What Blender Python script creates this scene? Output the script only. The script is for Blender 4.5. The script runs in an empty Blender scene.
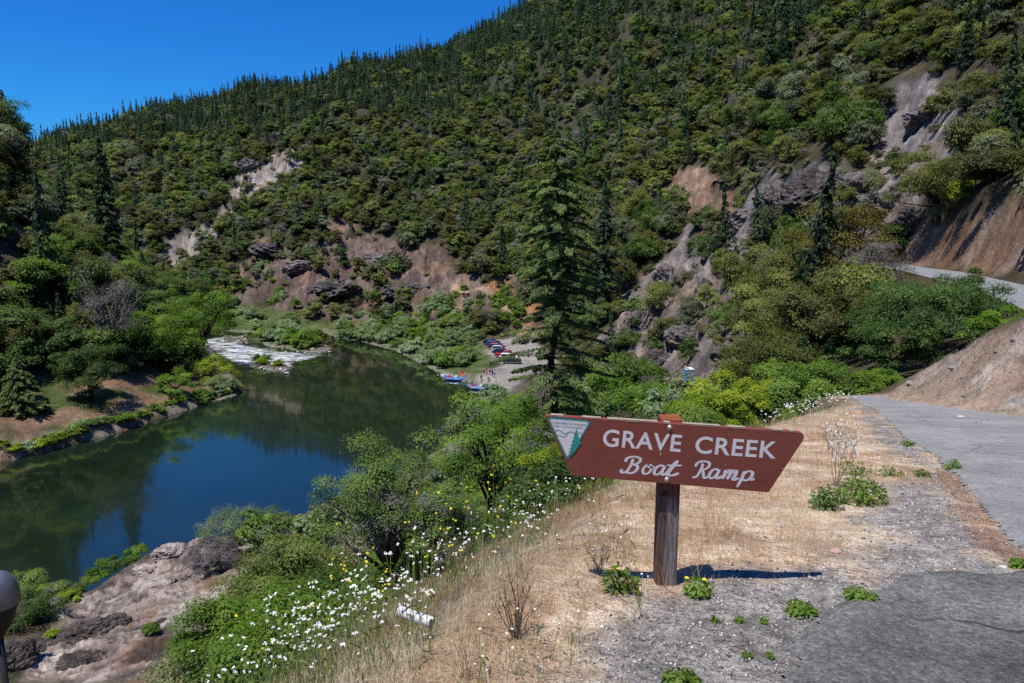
import bpy, bmesh, math, random
import numpy as np
from mathutils import Vector, Matrix

# ------------------------------------------------------------------ basics
scene = bpy.context.scene
COL = scene.collection
RS = np.random.RandomState(7)
random.seed(7)
FPX, CX, CY = 740.0, 512.0, 341.5
HORIZON = 220.0
PITCH = math.atan((CY - HORIZON) / FPX)
CP, SP = math.cos(PITCH), math.sin(PITCH)
ZC = 34.0                                   # eye height above the river

def ray(px, py):
    u = (px - CX) / FPX; v = (CY - py) / FPX
    return np.array([u, CP + v * SP, -SP + v * CP])

def at_depth(px, py, d):
    r = ray(px, py); t = d / r[1]
    return np.array([r[0] * t, d, ZC + r[2] * t])

def at_z(px, py, z):
    r = ray(px, py); t = (z - ZC) / r[2]
    return np.array([r[0] * t, r[1] * t, z])

def project(x, y, z):
    dz = z - ZC
    f = y * CP - dz * SP
    up = y * SP + dz * CP
    f = np.where(f < 0.05, 0.05, f)
    return CX + FPX * x / f, CY - FPX * up / f

def smooth(a, b, x):
    t = np.clip((x - a) / (b - a), 0, 1)
    return t * t * (3 - 2 * t)

def _hash(ix, iy, seed):
    h = (ix.astype(np.int64) * 374761393 + iy.astype(np.int64) * 668265263 + seed * 1442695041) & 0xFFFFFFFF
    h = ((h ^ (h >> 13)) * 1274126177) & 0xFFFFFFFF
    h = h ^ (h >> 16)
    return (h & 0xFFFFFF) / float(0xFFFFFF)

def vnoise(x, y, seed=0):
    x = np.asarray(x, float); y = np.asarray(y, float)
    ix = np.floor(x); iy = np.floor(y); fx = x - ix; fy = y - iy
    fx = fx * fx * fx * (fx * (fx * 6 - 15) + 10); fy = fy * fy * fy * (fy * (fy * 6 - 15) + 10)
    a = _hash(ix, iy, seed); b = _hash(ix + 1, iy, seed); c = _hash(ix, iy + 1, seed); d = _hash(ix + 1, iy + 1, seed)
    return (a + (b - a) * fx) * (1 - fy) + (c + (d - c) * fx) * fy

def fbm(x, y, scale, octv=4, seed=0, gain=0.5):
    s = 0; a = 1; t = 0; f = 1.0 / scale
    ca, sa = math.cos(0.6), math.sin(0.6)
    x = np.asarray(x, float); y = np.asarray(y, float)
    for i in range(octv):
        s = s + a * vnoise(x * f, y * f, seed + i * 17); t += a; a *= gain; f *= 2.03
        x, y = x * ca - y * sa, x * sa + y * ca
    return s / t - 0.5

def ridged(x, y, scale, octv=4, seed=0):
    s = 0; a = 1; t = 0; f = 1.0 / scale
    for i in range(octv):
        s = s + a * (1 - np.abs(2 * vnoise(x * f, y * f, seed + i * 13) - 1)); t += a; a *= .55; f *= 2.1
    return s / t

def seg_dist(x, y, pts, closed=False):
    """distance to a polyline and the parameter (index + t) of the nearest point"""
    best = np.full(x.shape, 1e9); par = np.zeros(x.shape)
    n = len(pts)
    for i in range(n if closed else n - 1):
        ax, ay = pts[i][0], pts[i][1]; bx, by = pts[(i + 1) % n][0], pts[(i + 1) % n][1]
        dx, dy = bx - ax, by - ay; L = dx * dx + dy * dy + 1e-12
        t = np.clip(((x - ax) * dx + (y - ay) * dy) / L, 0, 1)
        d = np.hypot(x - ax - t * dx, y - ay - t * dy)
        m = d < best
        best = np.where(m, d, best); par = np.where(m, i + t, par)
    return best, par

def inside(x, y, poly):
    c = np.zeros(x.shape, bool); n = len(poly)
    for i in range(n):
        x1, y1 = poly[i][0], poly[i][1]; x2, y2 = poly[(i + 1) % n][0], poly[(i + 1) % n][1]
        if y1 == y2: continue
        cond = ((y1 > y) != (y2 > y)) & (x < (x2 - x1) * (y - y1) / (y2 - y1) + x1)
        c ^= cond
    return c

def sdist(x, y, poly):
    """signed distance, negative inside"""
    d, _ = seg_dist(x, y, poly, True)
    return np.where(inside(x, y, poly), -d, d)

# ------------------------------------------------------------------ terrain heights
def z_near(x, y):
    yy = np.clip(y, -30, 60)
    a = ZC - 1.6 - 0.12 * yy
    b = ZC - 1.25 - 0.19 * yy
    k = smooth(3.0, 7.0, yy)
    return a * (1 - k) + b * k - 0.0 * x

def on_bench(px, py):
    """pixel -> point on the road bench"""
    r = ray(px, py); lo, hi = 0.5, 80.0
    for _ in range(60):
        m = .5 * (lo + hi); t = m / r[1]
        if ZC + r[2] * t > float(z_near(np.array(r[0] * t), np.array(m))): lo = m
        else: hi = m
    t = lo / r[1]
    return np.array([r[0] * t, lo, ZC + r[2] * t])

edge_px = [(380, 683), (440, 640), (500, 600), (560, 545), (605, 508), (650, 480), (705, 450), (760, 430), (805, 415), (852, 404)]
EDGE = [(-6.0, -22.0), (-3.2, -8.0), (-1.6, 0.0)] + [tuple(on_bench(*p)[:2]) for p in edge_px]
road_right_px = [(1024, 418), (960, 409), (915, 402.5), (893, 400.5)]
RIGHT = [tuple(on_bench(*p)[:2]) for p in road_right_px]
BENCH = EDGE + [(11.5, 25.0), (13.0, 25.0)] + [RIGHT[-1]][::-1] + RIGHT[::-1][1:] + [(9.3, 12.0), (8.6, 6.0), (8.2, 0.0), (8.5, -10.0), (9.0, -24.0)]

river_px = [(0, 463), (40, 454), (80, 443), (120, 432), (160, 419), (200, 406), (235, 396), (246, 388), (236, 378), (222, 366), (214, 352),
            (205, 345), (200, 336), (218, 331), (235, 332), (262, 333), (300, 331), (312, 330), (335, 337), (362, 342), (395, 351), (425, 366), (445, 377), (462, 381.5), (472, 383), (493, 388.5), (494, 396), (482, 405),
            (470, 425), (440, 450), (390, 475), (340, 495), (300, 520), (270, 532), (232, 543), (200, 547), (170, 556), (140, 563), (110, 582), (78, 606), (52, 612), (25, 603), (0, 594)]
RIVER = [tuple(at_z(px, py, 0)[:2]) for px, py in river_px]
RIVER = RIVER + [(-70, 48), (-110, 20), (-180, -40), (-260, -120), (-330, -60), (-230, 20), (-150, 70), (-100, 90)]
island_px = [[(268, 347), (255, 338), (262, 334), (300, 332), (312, 334), (323, 343), (333, 349), (325, 353), (300, 352), (285, 349)],
             [(253, 364), (262, 361), (279, 362), (291, 367), (292, 371), (278, 373), (262, 370)],
             [(222, 338), (240, 336), (250, 340), (247, 343), (226, 342)]]
ISLANDS = [[tuple(at_z(px, py, 0)[:2]) for px, py in p] for p in island_px]
lot_px = [(486, 350), (497, 341), (514, 338), (530, 341), (545, 352), (556, 362), (535, 372), (520, 378), (504, 392), (497, 388), (474, 382.5), (478, 378), (484, 374), (499, 368), (505, 364)]
LOT = [tuple(at_z(px, py, 1.6)[:2]) for px, py in lot_px]
path_px = [(455, 284, 246), (470, 290, 240), (487, 296, 233), (498, 306, 222), (508, 314, 214), (522, 320, 207), (540, 324, 203)]
PATH = [at_depth(*p) for p in path_px]
fr_px = [(862, 262, 96), (880, 264, 90), (900, 268, 82), (932, 272, 74), (975, 282, 62), (1024, 295, 53), (1120, 330, 41), (1250, 380, 32)]
FROAD = [at_depth(*p) for p in fr_px]

cps = []
def cp(px, py, d): cps.append(at_depth(px, py, d))
def cz(px, py, z): cps.append(at_z(px, py, z))
def cw(x, y, z): cps.append(np.array([x, y, z], float))
for p in EDGE[1:]: cw(p[0] + .5, p[1], float(z_near(np.array(p[0]), np.array(p[1]))))
for x, y in [(3, 0), (3, 5), (5, 10), (7, 14), (9, 19), (6, -8), (2, -15), (8, 4)]: cw(x, y, float(z_near(np.array(x), np.array(y))))
# slope under the bench down to the river
for c in [(385, 590, 22), (300, 640, 20), (200, 683, 30), (460, 560, 24), (520, 520, 30), (560, 480, 36), (640, 440, 45), (600, 425, 75), (700, 415, 55), (760, 405, 50), (800, 400, 42), (845, 392, 38),
          (880, 386, 34)]: cp(*c)
for c in [(30, 660, 4), (120, 640, 5), (220, 590, 4.2), (180, 580, 2.2), (250, 562, 2.4), (150, 600, 3), (60, 630, 2.5), (60, 680, 5), (200, 640, 6.5), (150, 680, 8),
          (270, 545, 3), (330, 520, 3), (400, 500, 4), (450, 460, 4), (500, 430, 4)]: cz(*c)
# right bank and ravine
for c in [(1024, 322, 20), (985, 336, 22), (950, 352, 24), (915, 375, 25.5), (1024, 360, 18.5), (1060, 315, 20)]: cp(*c)
for c in [(1000, 335, 40), (940, 365, 40), (900, 300, 62), (960, 310, 52), (870, 330, 58)]: cp(*c)
# left hill
for c in [(0, 400, 115), (0, 330, 130), (0, 160, 158), (0, 128, 182), (60, 166, 176), (100, 206, 184), (150, 252, 190), (195, 312, 195), (60, 330, 140), (120, 350, 150), (170, 365, 158), (215, 372, 166),
          (60, 400, 120), (120, 395, 128), (180, 390, 138)]: cp(*c)
for c in [(30, 200, 240), (90, 250, 260), (150, 310, 270)]: cw(*(at_depth(*c) - np.array([0, 0, 8])))
# far hill
for c in [(150, 240, 330), (100, 200, 370), (60, 170, 410), (150, 180, 390), (60, 150, 480), (150, 112, 480), (0, 168, 480), (250, 170, 385), (230, 325, 236), (230, 290, 270), (250, 230, 335), (250, 86, 485),
          (350, 330, 226), (350, 290, 262), (350, 210, 345), (350, 125, 405), (350, 68, 490), (400, 318, 238), (400, 250, 292), (400, 180, 360), (400, 105, 425), (420, 62, 495),
          (470, 318, 222), (470, 280, 252), (470, 200, 320), (470, 120, 420), (480, 45, 520), (520, 312, 214), (520, 250, 265), (520, 150, 370), (520, 22, 520), (560, -10, 540),
          (600, 392, 128), (600, 330, 162), (600, 270, 200), (600, 200, 260), (600, 100, 360), (600, 0, 480), (700, 388, 108), (700, 340, 125), (700, 290, 150), (700, 220, 185), (700, 120, 262), (700, 0, 380),
          (700, -150, 600), (760, 392, 84), (760, 340, 96), (760, 280, 120), (760, 200, 152), (760, 100, 222), (760, 0, 320), (850, 340, 64), (850, 262, 92), (850, 190, 116), (850, 100, 165), (850, 0, 232),
          (900, 240, 90), (900, 150, 128), (900, 0, 195), (960, 215, 74), (960, 120, 108), (960, 0, 165), (1024, 245, 60), (1024, 150, 84), (1024, 0, 134), (1024, -200, 300),
          (545, 345, 182), (560, 330, 185), (500, 330, 200)]: cp(*c)
for c in [(-900, 1500, 180), (0, 1500, 240), (900, 1500, 500), (500, 800, 420), (-500, 900, 90), (-200, 900, 130), (-900, 900, 110), (-650, 640, 75), (-1500, 900, 150), (-400, 250, 90), (-300, 120, 55), (-600, 0, 120), (1200, 500, 420), (300, 200, 190), (150, 40, 85),
          (45, 10, 44), (70, 30, 56), (30, -10, 42), (0, -40, 33), (-25, -25, 20), (60, -60, 60), (200, -200, 150), (-60, 0, 3), (-100, 5, -1), (-120, -90, 6), (-200, -200, 60), (0, -300, 80), (-40, 25, 8),
          (-30, 10, 15), (-20, 20, 19), (-500, -400, 150), (500, -500, 220), (-1500, -1500, 200), (1500, -1500, 300), (1500, 1500, 450), (-1500, 1500, 180), (2200, 0, 300), (0, 2400, 250), (-2300, 0, 200), (0, -2300, 200)]: cw(*c)
for p in FROAD[:7]: cw(*p)
for p in LOT[::3]: cw(p[0], p[1], 1.6)
CPS = np.array(cps)

def comp(x, y):
    r = np.hypot(x, y) + 1e-6
    k = np.log1p(r / 6.0) / r
    return x * k, y * k
_cx, _cy = comp(CPS[:, 0], CPS[:, 1])
_D = np.hypot(_cx[:, None] - _cx[None], _cy[:, None] - _cy[None])
_n = len(CPS)
_A = np.zeros((_n + 3, _n + 3)); _A[:_n, :_n] = _D + np.eye(_n) * -0.004
_A[:_n, _n] = 1; _A[:_n, _n + 1] = _cx; _A[:_n, _n + 2] = _cy; _A[_n, :_n] = 1; _A[_n + 1, :_n] = _cx; _A[_n + 2, :_n] = _cy
_W = np.linalg.solve(_A, np.concatenate([CPS[:, 2], np.zeros(3)]))

def rbf(x, y):
    out = np.empty(x.shape); fx = x.ravel(); fy = y.ravel(); o = out.ravel()
    for i in range(0, fx.size, 60000):
        a, b = comp(fx[i:i + 60000], fy[i:i + 60000])
        d = np.hypot(a[:, None] - _cx[None], b[:, None] - _cy[None])
        o[i:i + 60000] = d @ _W[:_n] + _W[_n] + _W[_n + 1] * a + _W[_n + 2] * b
    return o.reshape(x.shape)

# zones given as outlines of what the photo shows, with the range of distances they lie in
ZONES = {
    'slope_rock': ([(228, 262), (330, 232), (440, 240), (500, 275), (525, 300), (520, 320), (440, 328), (330, 326), (262, 312), (225, 302)], 200, 420),
    'pale_slide': ([(170, 246), (212, 213), (240, 168), (290, 152), (302, 172), (255, 197), (216, 240), (182, 258)], 250, 700),
    'orange_cliff': ([(674, 176), (703, 173), (733, 190), (729, 218), (700, 218), (676, 206)], 120, 330),
    'grey_cliff': ([(728, 205), (788, 168), (852, 168), (862, 215), (800, 228), (738, 238)], 90, 250),
    'talus': ([(868, 95), (958, 72), (968, 130), (932, 180), (900, 235), (856, 262), (862, 200), (880, 150)], 70, 300),
    'orange_cut': ([(900, 205), (960, 225), (1040, 190), (1040, 282), (960, 272), (900, 262)], 48, 110),
    'ravine_rock': ([(598, 345), (650, 268), (690, 236), (748, 232), (752, 330), (722, 402), (600, 402)], 75, 240),
    'shelf': ([(20, 683), (40, 640), (75, 606), (130, 566), (200, 545), (262, 532), (262, 570), (230, 610), (190, 683)], 35, 95),
    'shelf_orange': ([(100, 683), (130, 625), (190, 590), (240, 562), (262, 570), (230, 610), (185, 690)], 30, 90),
    'terrace': ([(-40, 480), (-40, 388), (60, 380), (130, 372), (200, 364), (240, 378), (248, 392), (150, 425), (60, 452)], 90, 190),
    'cutbank': ([(885, 399), (920, 372), (960, 348), (1040, 315), (1060, 425), (1000, 416)], 14, 30),
    'grass_bar': ([(215, 335), (215, 305), (260, 305), (330, 322), (440, 326), (500, 345), (478, 390), (440, 378), (400, 356), (330, 340), (290, 352)], 140, 280),
    'gully': ([(560, 480), (560, 380), (600, 370), (680, 375), (700, 420), (640, 470)], 40, 150),
}
def zone(name, x, y, z, soft=6.0, jitter=0.0, px=None, py=None):
    poly, d0, d1 = ZONES[name]
    if px is None: px, py = project(x, y, z)
    m = (y > d0 * .9) & (y < d1 * 1.1) & (px > -400) & (px < 1500)
    out = np.zeros(np.shape(x))
    if m.any():
        s = sdist(px[m], py[m], poly)
        out[m] = 1 - smooth(-soft, soft, s + jitter * fbm(x[m], y[m], .06 * (d0 + d1) / 2, 3, 5))
    return out

def H(x, y, detail=True):
    x = np.asarray(x, float); y = np.asarray(y, float)
    shp = x.shape; x = x.ravel(); y = y.ravel()
    z = rbf(x, y)
    r = np.hypot(x, y)
    sb = sdist(x, y, BENCH)
    sr = sdist(x, y, RIVER)
    for isl in ISLANDS: sr = np.maximum(sr, -sdist(x, y, isl))
    sl = sdist(x, y, LOT)
    fd, fp = seg_dist(x, y, FROAD)
    fi = np.clip(fp.astype(int), 0, len(FROAD) - 2)
    fz = np.array([p[2] for p in FROAD]); froad_z = fz[fi] + (fz[fi + 1] - fz[fi]) * (fp - fi)
    if detail:
        far = smooth(25, 90, r) * smooth(4, 14, sb)
        z0 = z
        z = z + far * (fbm(x, y, 55, 4, 3) * np.clip(r * .035, 0, 16) + (ridged(x, y, 60, 3, 8) - .55) * np.clip(r * .03, 0, 9))
        px, py = project(x, y, z0)
        rock = np.zeros(x.shape)
        for nme, am in (('slope_rock', 1.0), ('pale_slide', 1.0), ('orange_cliff', 1.4), ('grey_cliff', 1.8), ('talus', 1.0), ('orange_cut', .9), ('ravine_rock', 1.5), ('shelf', .75)):
            rock = np.maximum(rock, am * zone(nme, x, y, z0, 8, px=px, py=py))
        rr = np.clip(r, 0, 330)
        z = z + rock * ((ridged(x, y, 15, 4, 31) - .6) * rr * .036 + (ridged(x + .7 * y, y, 5.0, 4, 57) - .6) * np.clip(rr, 0, 240) * .017 + (ridged(x * .8, y - .5 * x, 1.9, 3, 58) - .6) * np.clip(rr, 0, 160) * .007)
        z = z + zone('shelf', x, y, z0, 8, px=px, py=py) * ((ridged(x + .4 * y, y * 1.6 - .6 * x, 1.1, 4, 59) - .6) * .55)
        z = z + zone('cutbank', x, y, z0, 8, px=px, py=py) * (((ridged(x, y, 2.2, 4, 91) - .6) * .7 + (ridged(x + .5 * y, y, .6, 3, 92) - .6) * .16))
        z = z + smooth(1.0, 6.0, sb) * smooth(120, 40, r) * fbm(x, y, 6, 4, 77) * 1.1
    # lot, far road, bench
    z = np.where(sl < 12, 1.6 + (z - 1.6) * smooth(0, 12, sl), z)
    k = smooth(3.2, 7.5, fd)
    z = froad_z * (1 - k) + z * k
    zn = z_near(x, y)
    zn = zn + smooth(-1.2, 1.2, sb) * 0 - np.clip(sb, 0, 50) * .45
    rightside = (x > np.interp(y, [-30, 0, 12, 16, 22, 30], [8.5, 7.5, 8.6, 10.2, 10.2, 11.5]))
    kb = np.where(rightside, smooth(0.0, 2.6, sb), smooth(0.0, 7.0, sb))
    zn = np.where(rightside, z_near(x, y), zn)
    z = zn * (1 - kb) + z * kb
    # river
    sh = np.where(sr > 0, np.minimum(np.maximum(z, 0.12 + np.clip(sr, 0, 12) * .07), 0.05 + sr * .9), np.maximum(-2.6, -.15 + sr * .35))
    z = np.where(sr < 40, sh, np.maximum(z, .8))
    # fine relief of the shoulder
    if detail:
        nb = smooth(30, 18, r)
        z = z + nb * (fbm(x, y, 1.1, 3, 21) * .05 + fbm(x, y, .16, 2, 22) * .018) * smooth(2.2, -.3, 0 * x + (px_road(x, y) * 2.2))
    return z.reshape(shp)

# asphalt outlines on the bench (pixel outlines laid on the bench surface)
road_left_px = [(1110, 640), (1030, 563), (1008, 545), (986, 520), (970, 498), (955, 480), (938, 461), (921, 448), (900, 437), (889, 422), (872, 409), (858, 402)]
ROAD = [tuple(on_bench(*p)[:2]) for p in road_left_px] + [(11.2, 24.5), (12.6, 24.2)] + [(p[0] + .05, p[1]) for p in RIGHT[::-1]] + [(9.2, 12.0), (8.4, 6.0), (7.6, 3.2)]
apron_px = [(1110, 575), (1024, 571), (985, 574), (930, 574), (885, 588), (850, 600), (822, 612), (795, 634), (775, 655), (760, 683), (750, 720), (800, 900), (1500, 900)]
APRON = [tuple(on_bench(*p)[:2]) for p in apron_px]
def px_road(x, y):
    """1 on asphalt, 0 off it"""
    m = np.zeros(x.shape); k = (np.hypot(x, y) < 30)
    if k.any():
        s = np.minimum(sdist(x[k], y[k], ROAD), sdist(x[k], y[k], APRON))
        m[k] = 1 - smooth(-.3, .05, s)
    return m

# ------------------------------------------------------------------ mesh helpers
def link(o, parent=None):
    COL.objects.link(o)
    if parent is not None: o.parent = parent
    return o

def np_mesh(name, V, F, mats, attrs=None, smooth_=False, fmat=None):
    """V (n,3); F (m,k) or list of faces"""
    me = bpy.data.meshes.new(name)
    V = np.asarray(V, np.float32)
    if isinstance(F, np.ndarray):
        m, k = F.shape
        me.vertices.add(len(V)); me.vertices.foreach_set('co', V.ravel())
        me.loops.add(m * k); me.loops.foreach_set('vertex_index', F.astype(np.int32).ravel())
        me.polygons.add(m); me.polygons.foreach_set('loop_start', np.arange(0, m * k, k, dtype=np.int32))
        me.polygons.foreach_set('loop_total', np.full(m, k, np.int32))
    else:
        me.from_pydata([tuple(v) for v in V], [], [tuple(int(i) for i in f) for f in F])
    for mt in (mats if isinstance(mats, (list, tuple)) else [mats]): me.materials.append(mt)
    if attrs:
        for an, av in attrs.items():
            av = np.asarray(av, np.float32)
            if av.ndim == 1:
                a = me.attributes.new(an, 'FLOAT', 'POINT'); a.data.foreach_set('value', av)
            else:
                if av.shape[1] == 3: av = np.concatenate([av, np.ones((len(av), 1), np.float32)], 1)
                a = me.attributes.new(an, 'FLOAT_COLOR', 'POINT'); a.data.foreach_set('color', av.ravel())
    if fmat is not None: me.polygons.foreach_set('material_index', np.asarray(fmat, np.int32))
    me.update(calc_edges=True)
    if smooth_: me.polygons.foreach_set('use_smooth', np.ones(len(me.polygons), bool))
    me.validate()
    return me

class MB:
    """collects shapes into one mesh"""
    def __init__(s): s.v = []; s.f = []
    def add(s, V, F):
        b = len(s.v); s.v += [tuple(float(c) for c in v) for v in V]; s.f += [tuple(b + i for i in f) for f in F]; return s
    def box(s, c, h, rz=0.0, taper=1.0):
        V = []
        for dz in (-1, 1):
            k = taper if dz > 0 else 1
            for dx, dy in ((-1, -1), (1, -1), (1, 1), (-1, 1)):
                x, y = dx * h[0] * k, dy * h[1] * k
                V.append((c[0] + x * math.cos(rz) - y * math.sin(rz), c[1] + x * math.sin(rz) + y * math.cos(rz), c[2] + dz * h[2]))
        return s.add(V, [(3, 2, 1, 0), (4, 5, 6, 7), (0, 1, 5, 4), (1, 2, 6, 5), (2, 3, 7, 6), (3, 0, 4, 7)])
    def tube(s, pts, rad, n=8, cap=True):
        P = [np.array(p, float) for p in pts]
        if not hasattr(rad, '__len__'): rad = [rad] * len(P)
        V = []; F = []
        ref = None
        for i, p in enumerate(P):
            t = P[min(i + 1, len(P) - 1)] - P[max(i - 1, 0)]; t = t / (np.linalg.norm(t) + 1e-9)
            if ref is None: ref = np.array([0, 0, 1.0]) if abs(t[2]) < .9 else np.array([1.0, 0, 0])
            a = np.cross(t, ref); a /= np.linalg.norm(a) + 1e-9; b = np.cross(t, a); ref = -b if False else np.cross(a, t)
            for k in range(n):
                an = 2 * math.pi * k / n
                V.append(p + rad[i] * (math.cos(an) * a + math.sin(an) * b))
        for i in range(len(P) - 1):
            for k in range(n):
                F.append((i * n + k, i * n + (k + 1) % n, (i + 1) * n + (k + 1) % n, (i + 1) * n + k))
        if cap:
            F.append(tuple(range(n - 1, -1, -1))); F.append(tuple((len(P) - 1) * n + k for k in range(n)))
        return s.add(V, F)
    def lathe(s, prof, c=(0, 0, 0), n=20):
        V = []; F = []
        for r, z in prof:
            for k in range(n):
                an = 2 * math.pi * k / n; V.append((c[0] + r * math.cos(an), c[1] + r * math.sin(an), c[2] + z))
        for i in range(len(prof) - 1):
            for k in range(n): F.append((i * n + k, i * n + (k + 1) % n, (i + 1) * n + (k + 1) % n, (i + 1) * n + k))
        return s.add(V, F)
    def prism(s, poly, y0, y1):
        """polygon in x,z pushed from y0 (front) to y1 (back)"""
        n = len(poly)
        V = [(p[0], y0, p[1]) for p in poly] + [(p[0], y1, p[1]) for p in poly]
        F = [tuple(range(n)), tuple(range(2 * n - 1, n - 1, -1))] + [((i + 1) % n, i, n + i, n + (i + 1) % n) for i in range(n)]
        return s.add(V, F)
    def build(s, name, mat, parent=None, smooth_=False, bevel=0.0):
        me = np_mesh(name, np.array(s.v), s.f, mat, smooth_=smooth_)
        bm = bmesh.new(); bm.from_mesh(me); bmesh.ops.recalc_face_normals(bm, faces=bm.faces)
        bm.to_mesh(me); bm.free()
        o = link(bpy.data.objects.new(name, me), parent)
        if bevel:
            m = o.modifiers.new('bevel', 'BEVEL'); m.width = bevel; m.segments = 2; m.limit_method = 'ANGLE'
        return o

def tag(o, label=None, cat=None, group=None, kind=None):
    if label: o['label'] = label
    if cat: o['category'] = cat
    if group: o['group'] = group
    if kind: o['kind'] = kind
    return o

def empty(name, loc, rz=0.0):
    o = bpy.data.objects.new(name, None); o.location = loc; o.rotation_euler = (0, 0, rz); o.empty_display_size = .2
    return link(o)

# ------------------------------------------------------------------ material helpers
class NT:
    def __init__(s, name):
        s.m = bpy.data.materials.new(name); s.m.use_nodes = True
        s.t = s.m.node_tree; s.n = s.t.nodes; s.l = s.t.links; s.n.clear()
        s.out = s.n.new('ShaderNodeOutputMaterial')
    def node(s, typ, **kw):
        o = s.n.new(typ)
        for k, v in kw.items():
            if k.startswith('i_'):
                key = k[2:]; key = int(key) if key.isdigit() else key.replace('_', ' ')
                s.set(o.inputs[key], v)
            else: setattr(o, k, v)
        return o
    def set(s, sock, v):
        if isinstance(v, bpy.types.NodeSocket): s.l.new(v, sock)
        else:
            if hasattr(sock.default_value, '__len__') and not isinstance(v, (float, int)):
                v = tuple(v); L = len(sock.default_value); v = v + (1.0,) * (L - len(v)); v = v[:L]
            sock.default_value = v
    def noise(s, scale, detail=4, rough=.55, vec=None, dist=0.0):
        o = s.node('ShaderNodeTexNoise'); o.inputs['Scale'].default_value = scale; o.inputs['Detail'].default_value = detail
        o.inputs['Roughness'].default_value = rough; o.inputs['Distortion'].default_value = dist
        if vec is not None: s.l.new(vec, o.inputs['Vector'])
        return o.outputs['Fac']
    def ramp(s, fac, stops, interp='LINEAR'):
        o = s.node('ShaderNodeValToRGB'); e = o.color_ramp; e.interpolation = interp
        while len(e.elements) < len(stops): e.elements.new(.5)
        for el, (p, c) in zip(e.elements, stops):
            el.position = p; el.color = (c if hasattr(c, '__len__') else (c, c, c)) + (1.0,) if not (hasattr(c, '__len__') and len(c) == 4) else c
        s.l.new(fac, o.inputs['Fac']); return o.outputs['Color']
    def mix(s, fac, a, b, mode='MIX'):
        o = s.node('ShaderNodeMix', data_type='RGBA', blend_type=mode)
        s.set(o.inputs['Factor'], fac); s.set(o.inputs['A'], a) if False else None
        s.set(o.inputs[6], a); s.set(o.inputs[7], b); return o.outputs[2]
    def math(s, op, a, b=0.0, c=0.0):
        o = s.node('ShaderNodeMath', operation=op); s.set(o.inputs[0], a); s.set(o.inputs[1], b); s.set(o.inputs[2], c); return o.outputs[0]
    def attr(s, name):
        o = s.node('ShaderNodeAttribute', attribute_name=name); return o
    def coord(s, which='Object'): return s.node('ShaderNodeTexCoord').outputs[which]
    def pos(s): return s.node('ShaderNodeNewGeometry').outputs['Position']
    def bump(s, h, strength=.4, dist=.02):
        o = s.node('ShaderNodeBump'); o.inputs['Strength'].default_value = strength; o.inputs['Distance'].default_value = dist
        s.l.new(h, o.inputs['Height']); return o.outputs['Normal']
    def principled(s, color, rough=.6, metal=0.0, normal=None, spec=.5):
        o = s.node('ShaderNodeBsdfPrincipled'); s.set(o.inputs['Base Color'], color); s.set(o.inputs['Roughness'], rough); s.set(o.inputs['Metallic'], metal)
        o.inputs['Specular IOR Level'].default_value = spec
        if normal is not None: s.l.new(normal, o.inputs['Normal'])
        return o.outputs[0]
    def done(s, shader):
        s.l.new(shader, s.out.inputs['Surface']); return s.m

def mat_simple(name, color, rough=.6, metal=0.0, var=.18, scale=6.0, spec=.4):
    t = NT(name); n = t.noise(scale, 5, .6, t.coord())
    c = t.mix(1.0, color, t.ramp(n, [(.25, 1 - var), (.75, 1 + var * .6)]), 'MULTIPLY')
    return t.done(t.principled(c, rough, metal, t.bump(n, .15, .01), spec))

def mat_leaf(name, dark, mid, light, trans=.28, rvar=.5, rough=.55, spec=.25, gain=1.22):
    if name.startswith(('straw', 'pale', 'gravel', 'twig')): gain = 1.0
    dark, mid, light = [tuple(min(.85, c * gain) for c in q) for q in (dark, mid, light)]
    t = NT(name)
    sh = t.attr('shade').outputs['Fac']
    rnd = t.node('ShaderNodeObjectInfo').outputs['Random']
    f = t.math('ADD', t.math('MULTIPLY', sh, 1.0 - rvar * .6), t.math('MULTIPLY', rnd, rvar * .6))
    c = t.ramp(f, [(.1, dark), (.5, mid), (.95, light)])
    hs = t.node('ShaderNodeHueSaturation'); t.set(hs.inputs['Color'], c)
    t.set(hs.inputs['Hue'], t.math('MULTIPLY_ADD', rnd, .05 * rvar, .5 - .025 * rvar))
    t.set(hs.inputs['Value'], t.math('MULTIPLY_ADD', t.math('FRACT', t.math('MULTIPLY', rnd, 7.31)), .7 * rvar, 1 - .35 * rvar))
    c = hs.outputs[0]
    p = t.principled(c, rough, 0, None, spec)
    tr = t.node('ShaderNodeBsdfTranslucent'); t.l.new(t.mix(1.0, c, (1.15, 1.25, .6), 'MULTIPLY'), tr.inputs['Color'])
    mx = t.node('ShaderNodeMixShader'); mx.inputs[0].default_value = trans; t.l.new(p, mx.inputs[1]); t.l.new(tr.outputs[0], mx.inputs[2])
    return t.done(mx.outputs[0])

def mat_bark(name, a, b, scale=9.0):
    t = NT(name); co = t.coord()
    mp = t.node('ShaderNodeMapping'); mp.inputs['Scale'].default_value = (1, 1, .25); t.l.new(co, mp.inputs['Vector'])
    n = t.noise(scale, 6, .65, mp.outputs[0])
    return t.done(t.principled(t.ramp(n, [(.3, a), (.7, b)]), .9, 0, t.bump(n, .6, .03), .1))
# ------------------------------------------------------------------ camera, sky, sun
cam = bpy.data.cameras.new('camera'); cam.sensor_width = 36.0; cam.lens = FPX / 1024 * 36.0
cam.clip_start = .05; cam.clip_end = 8000
co = bpy.data.objects.new('camera', cam); COL.objects.link(co)
co.location = (0, 0, ZC); co.rotation_euler = (math.pi / 2 - PITCH, 0, 0); scene.camera = co

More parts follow.
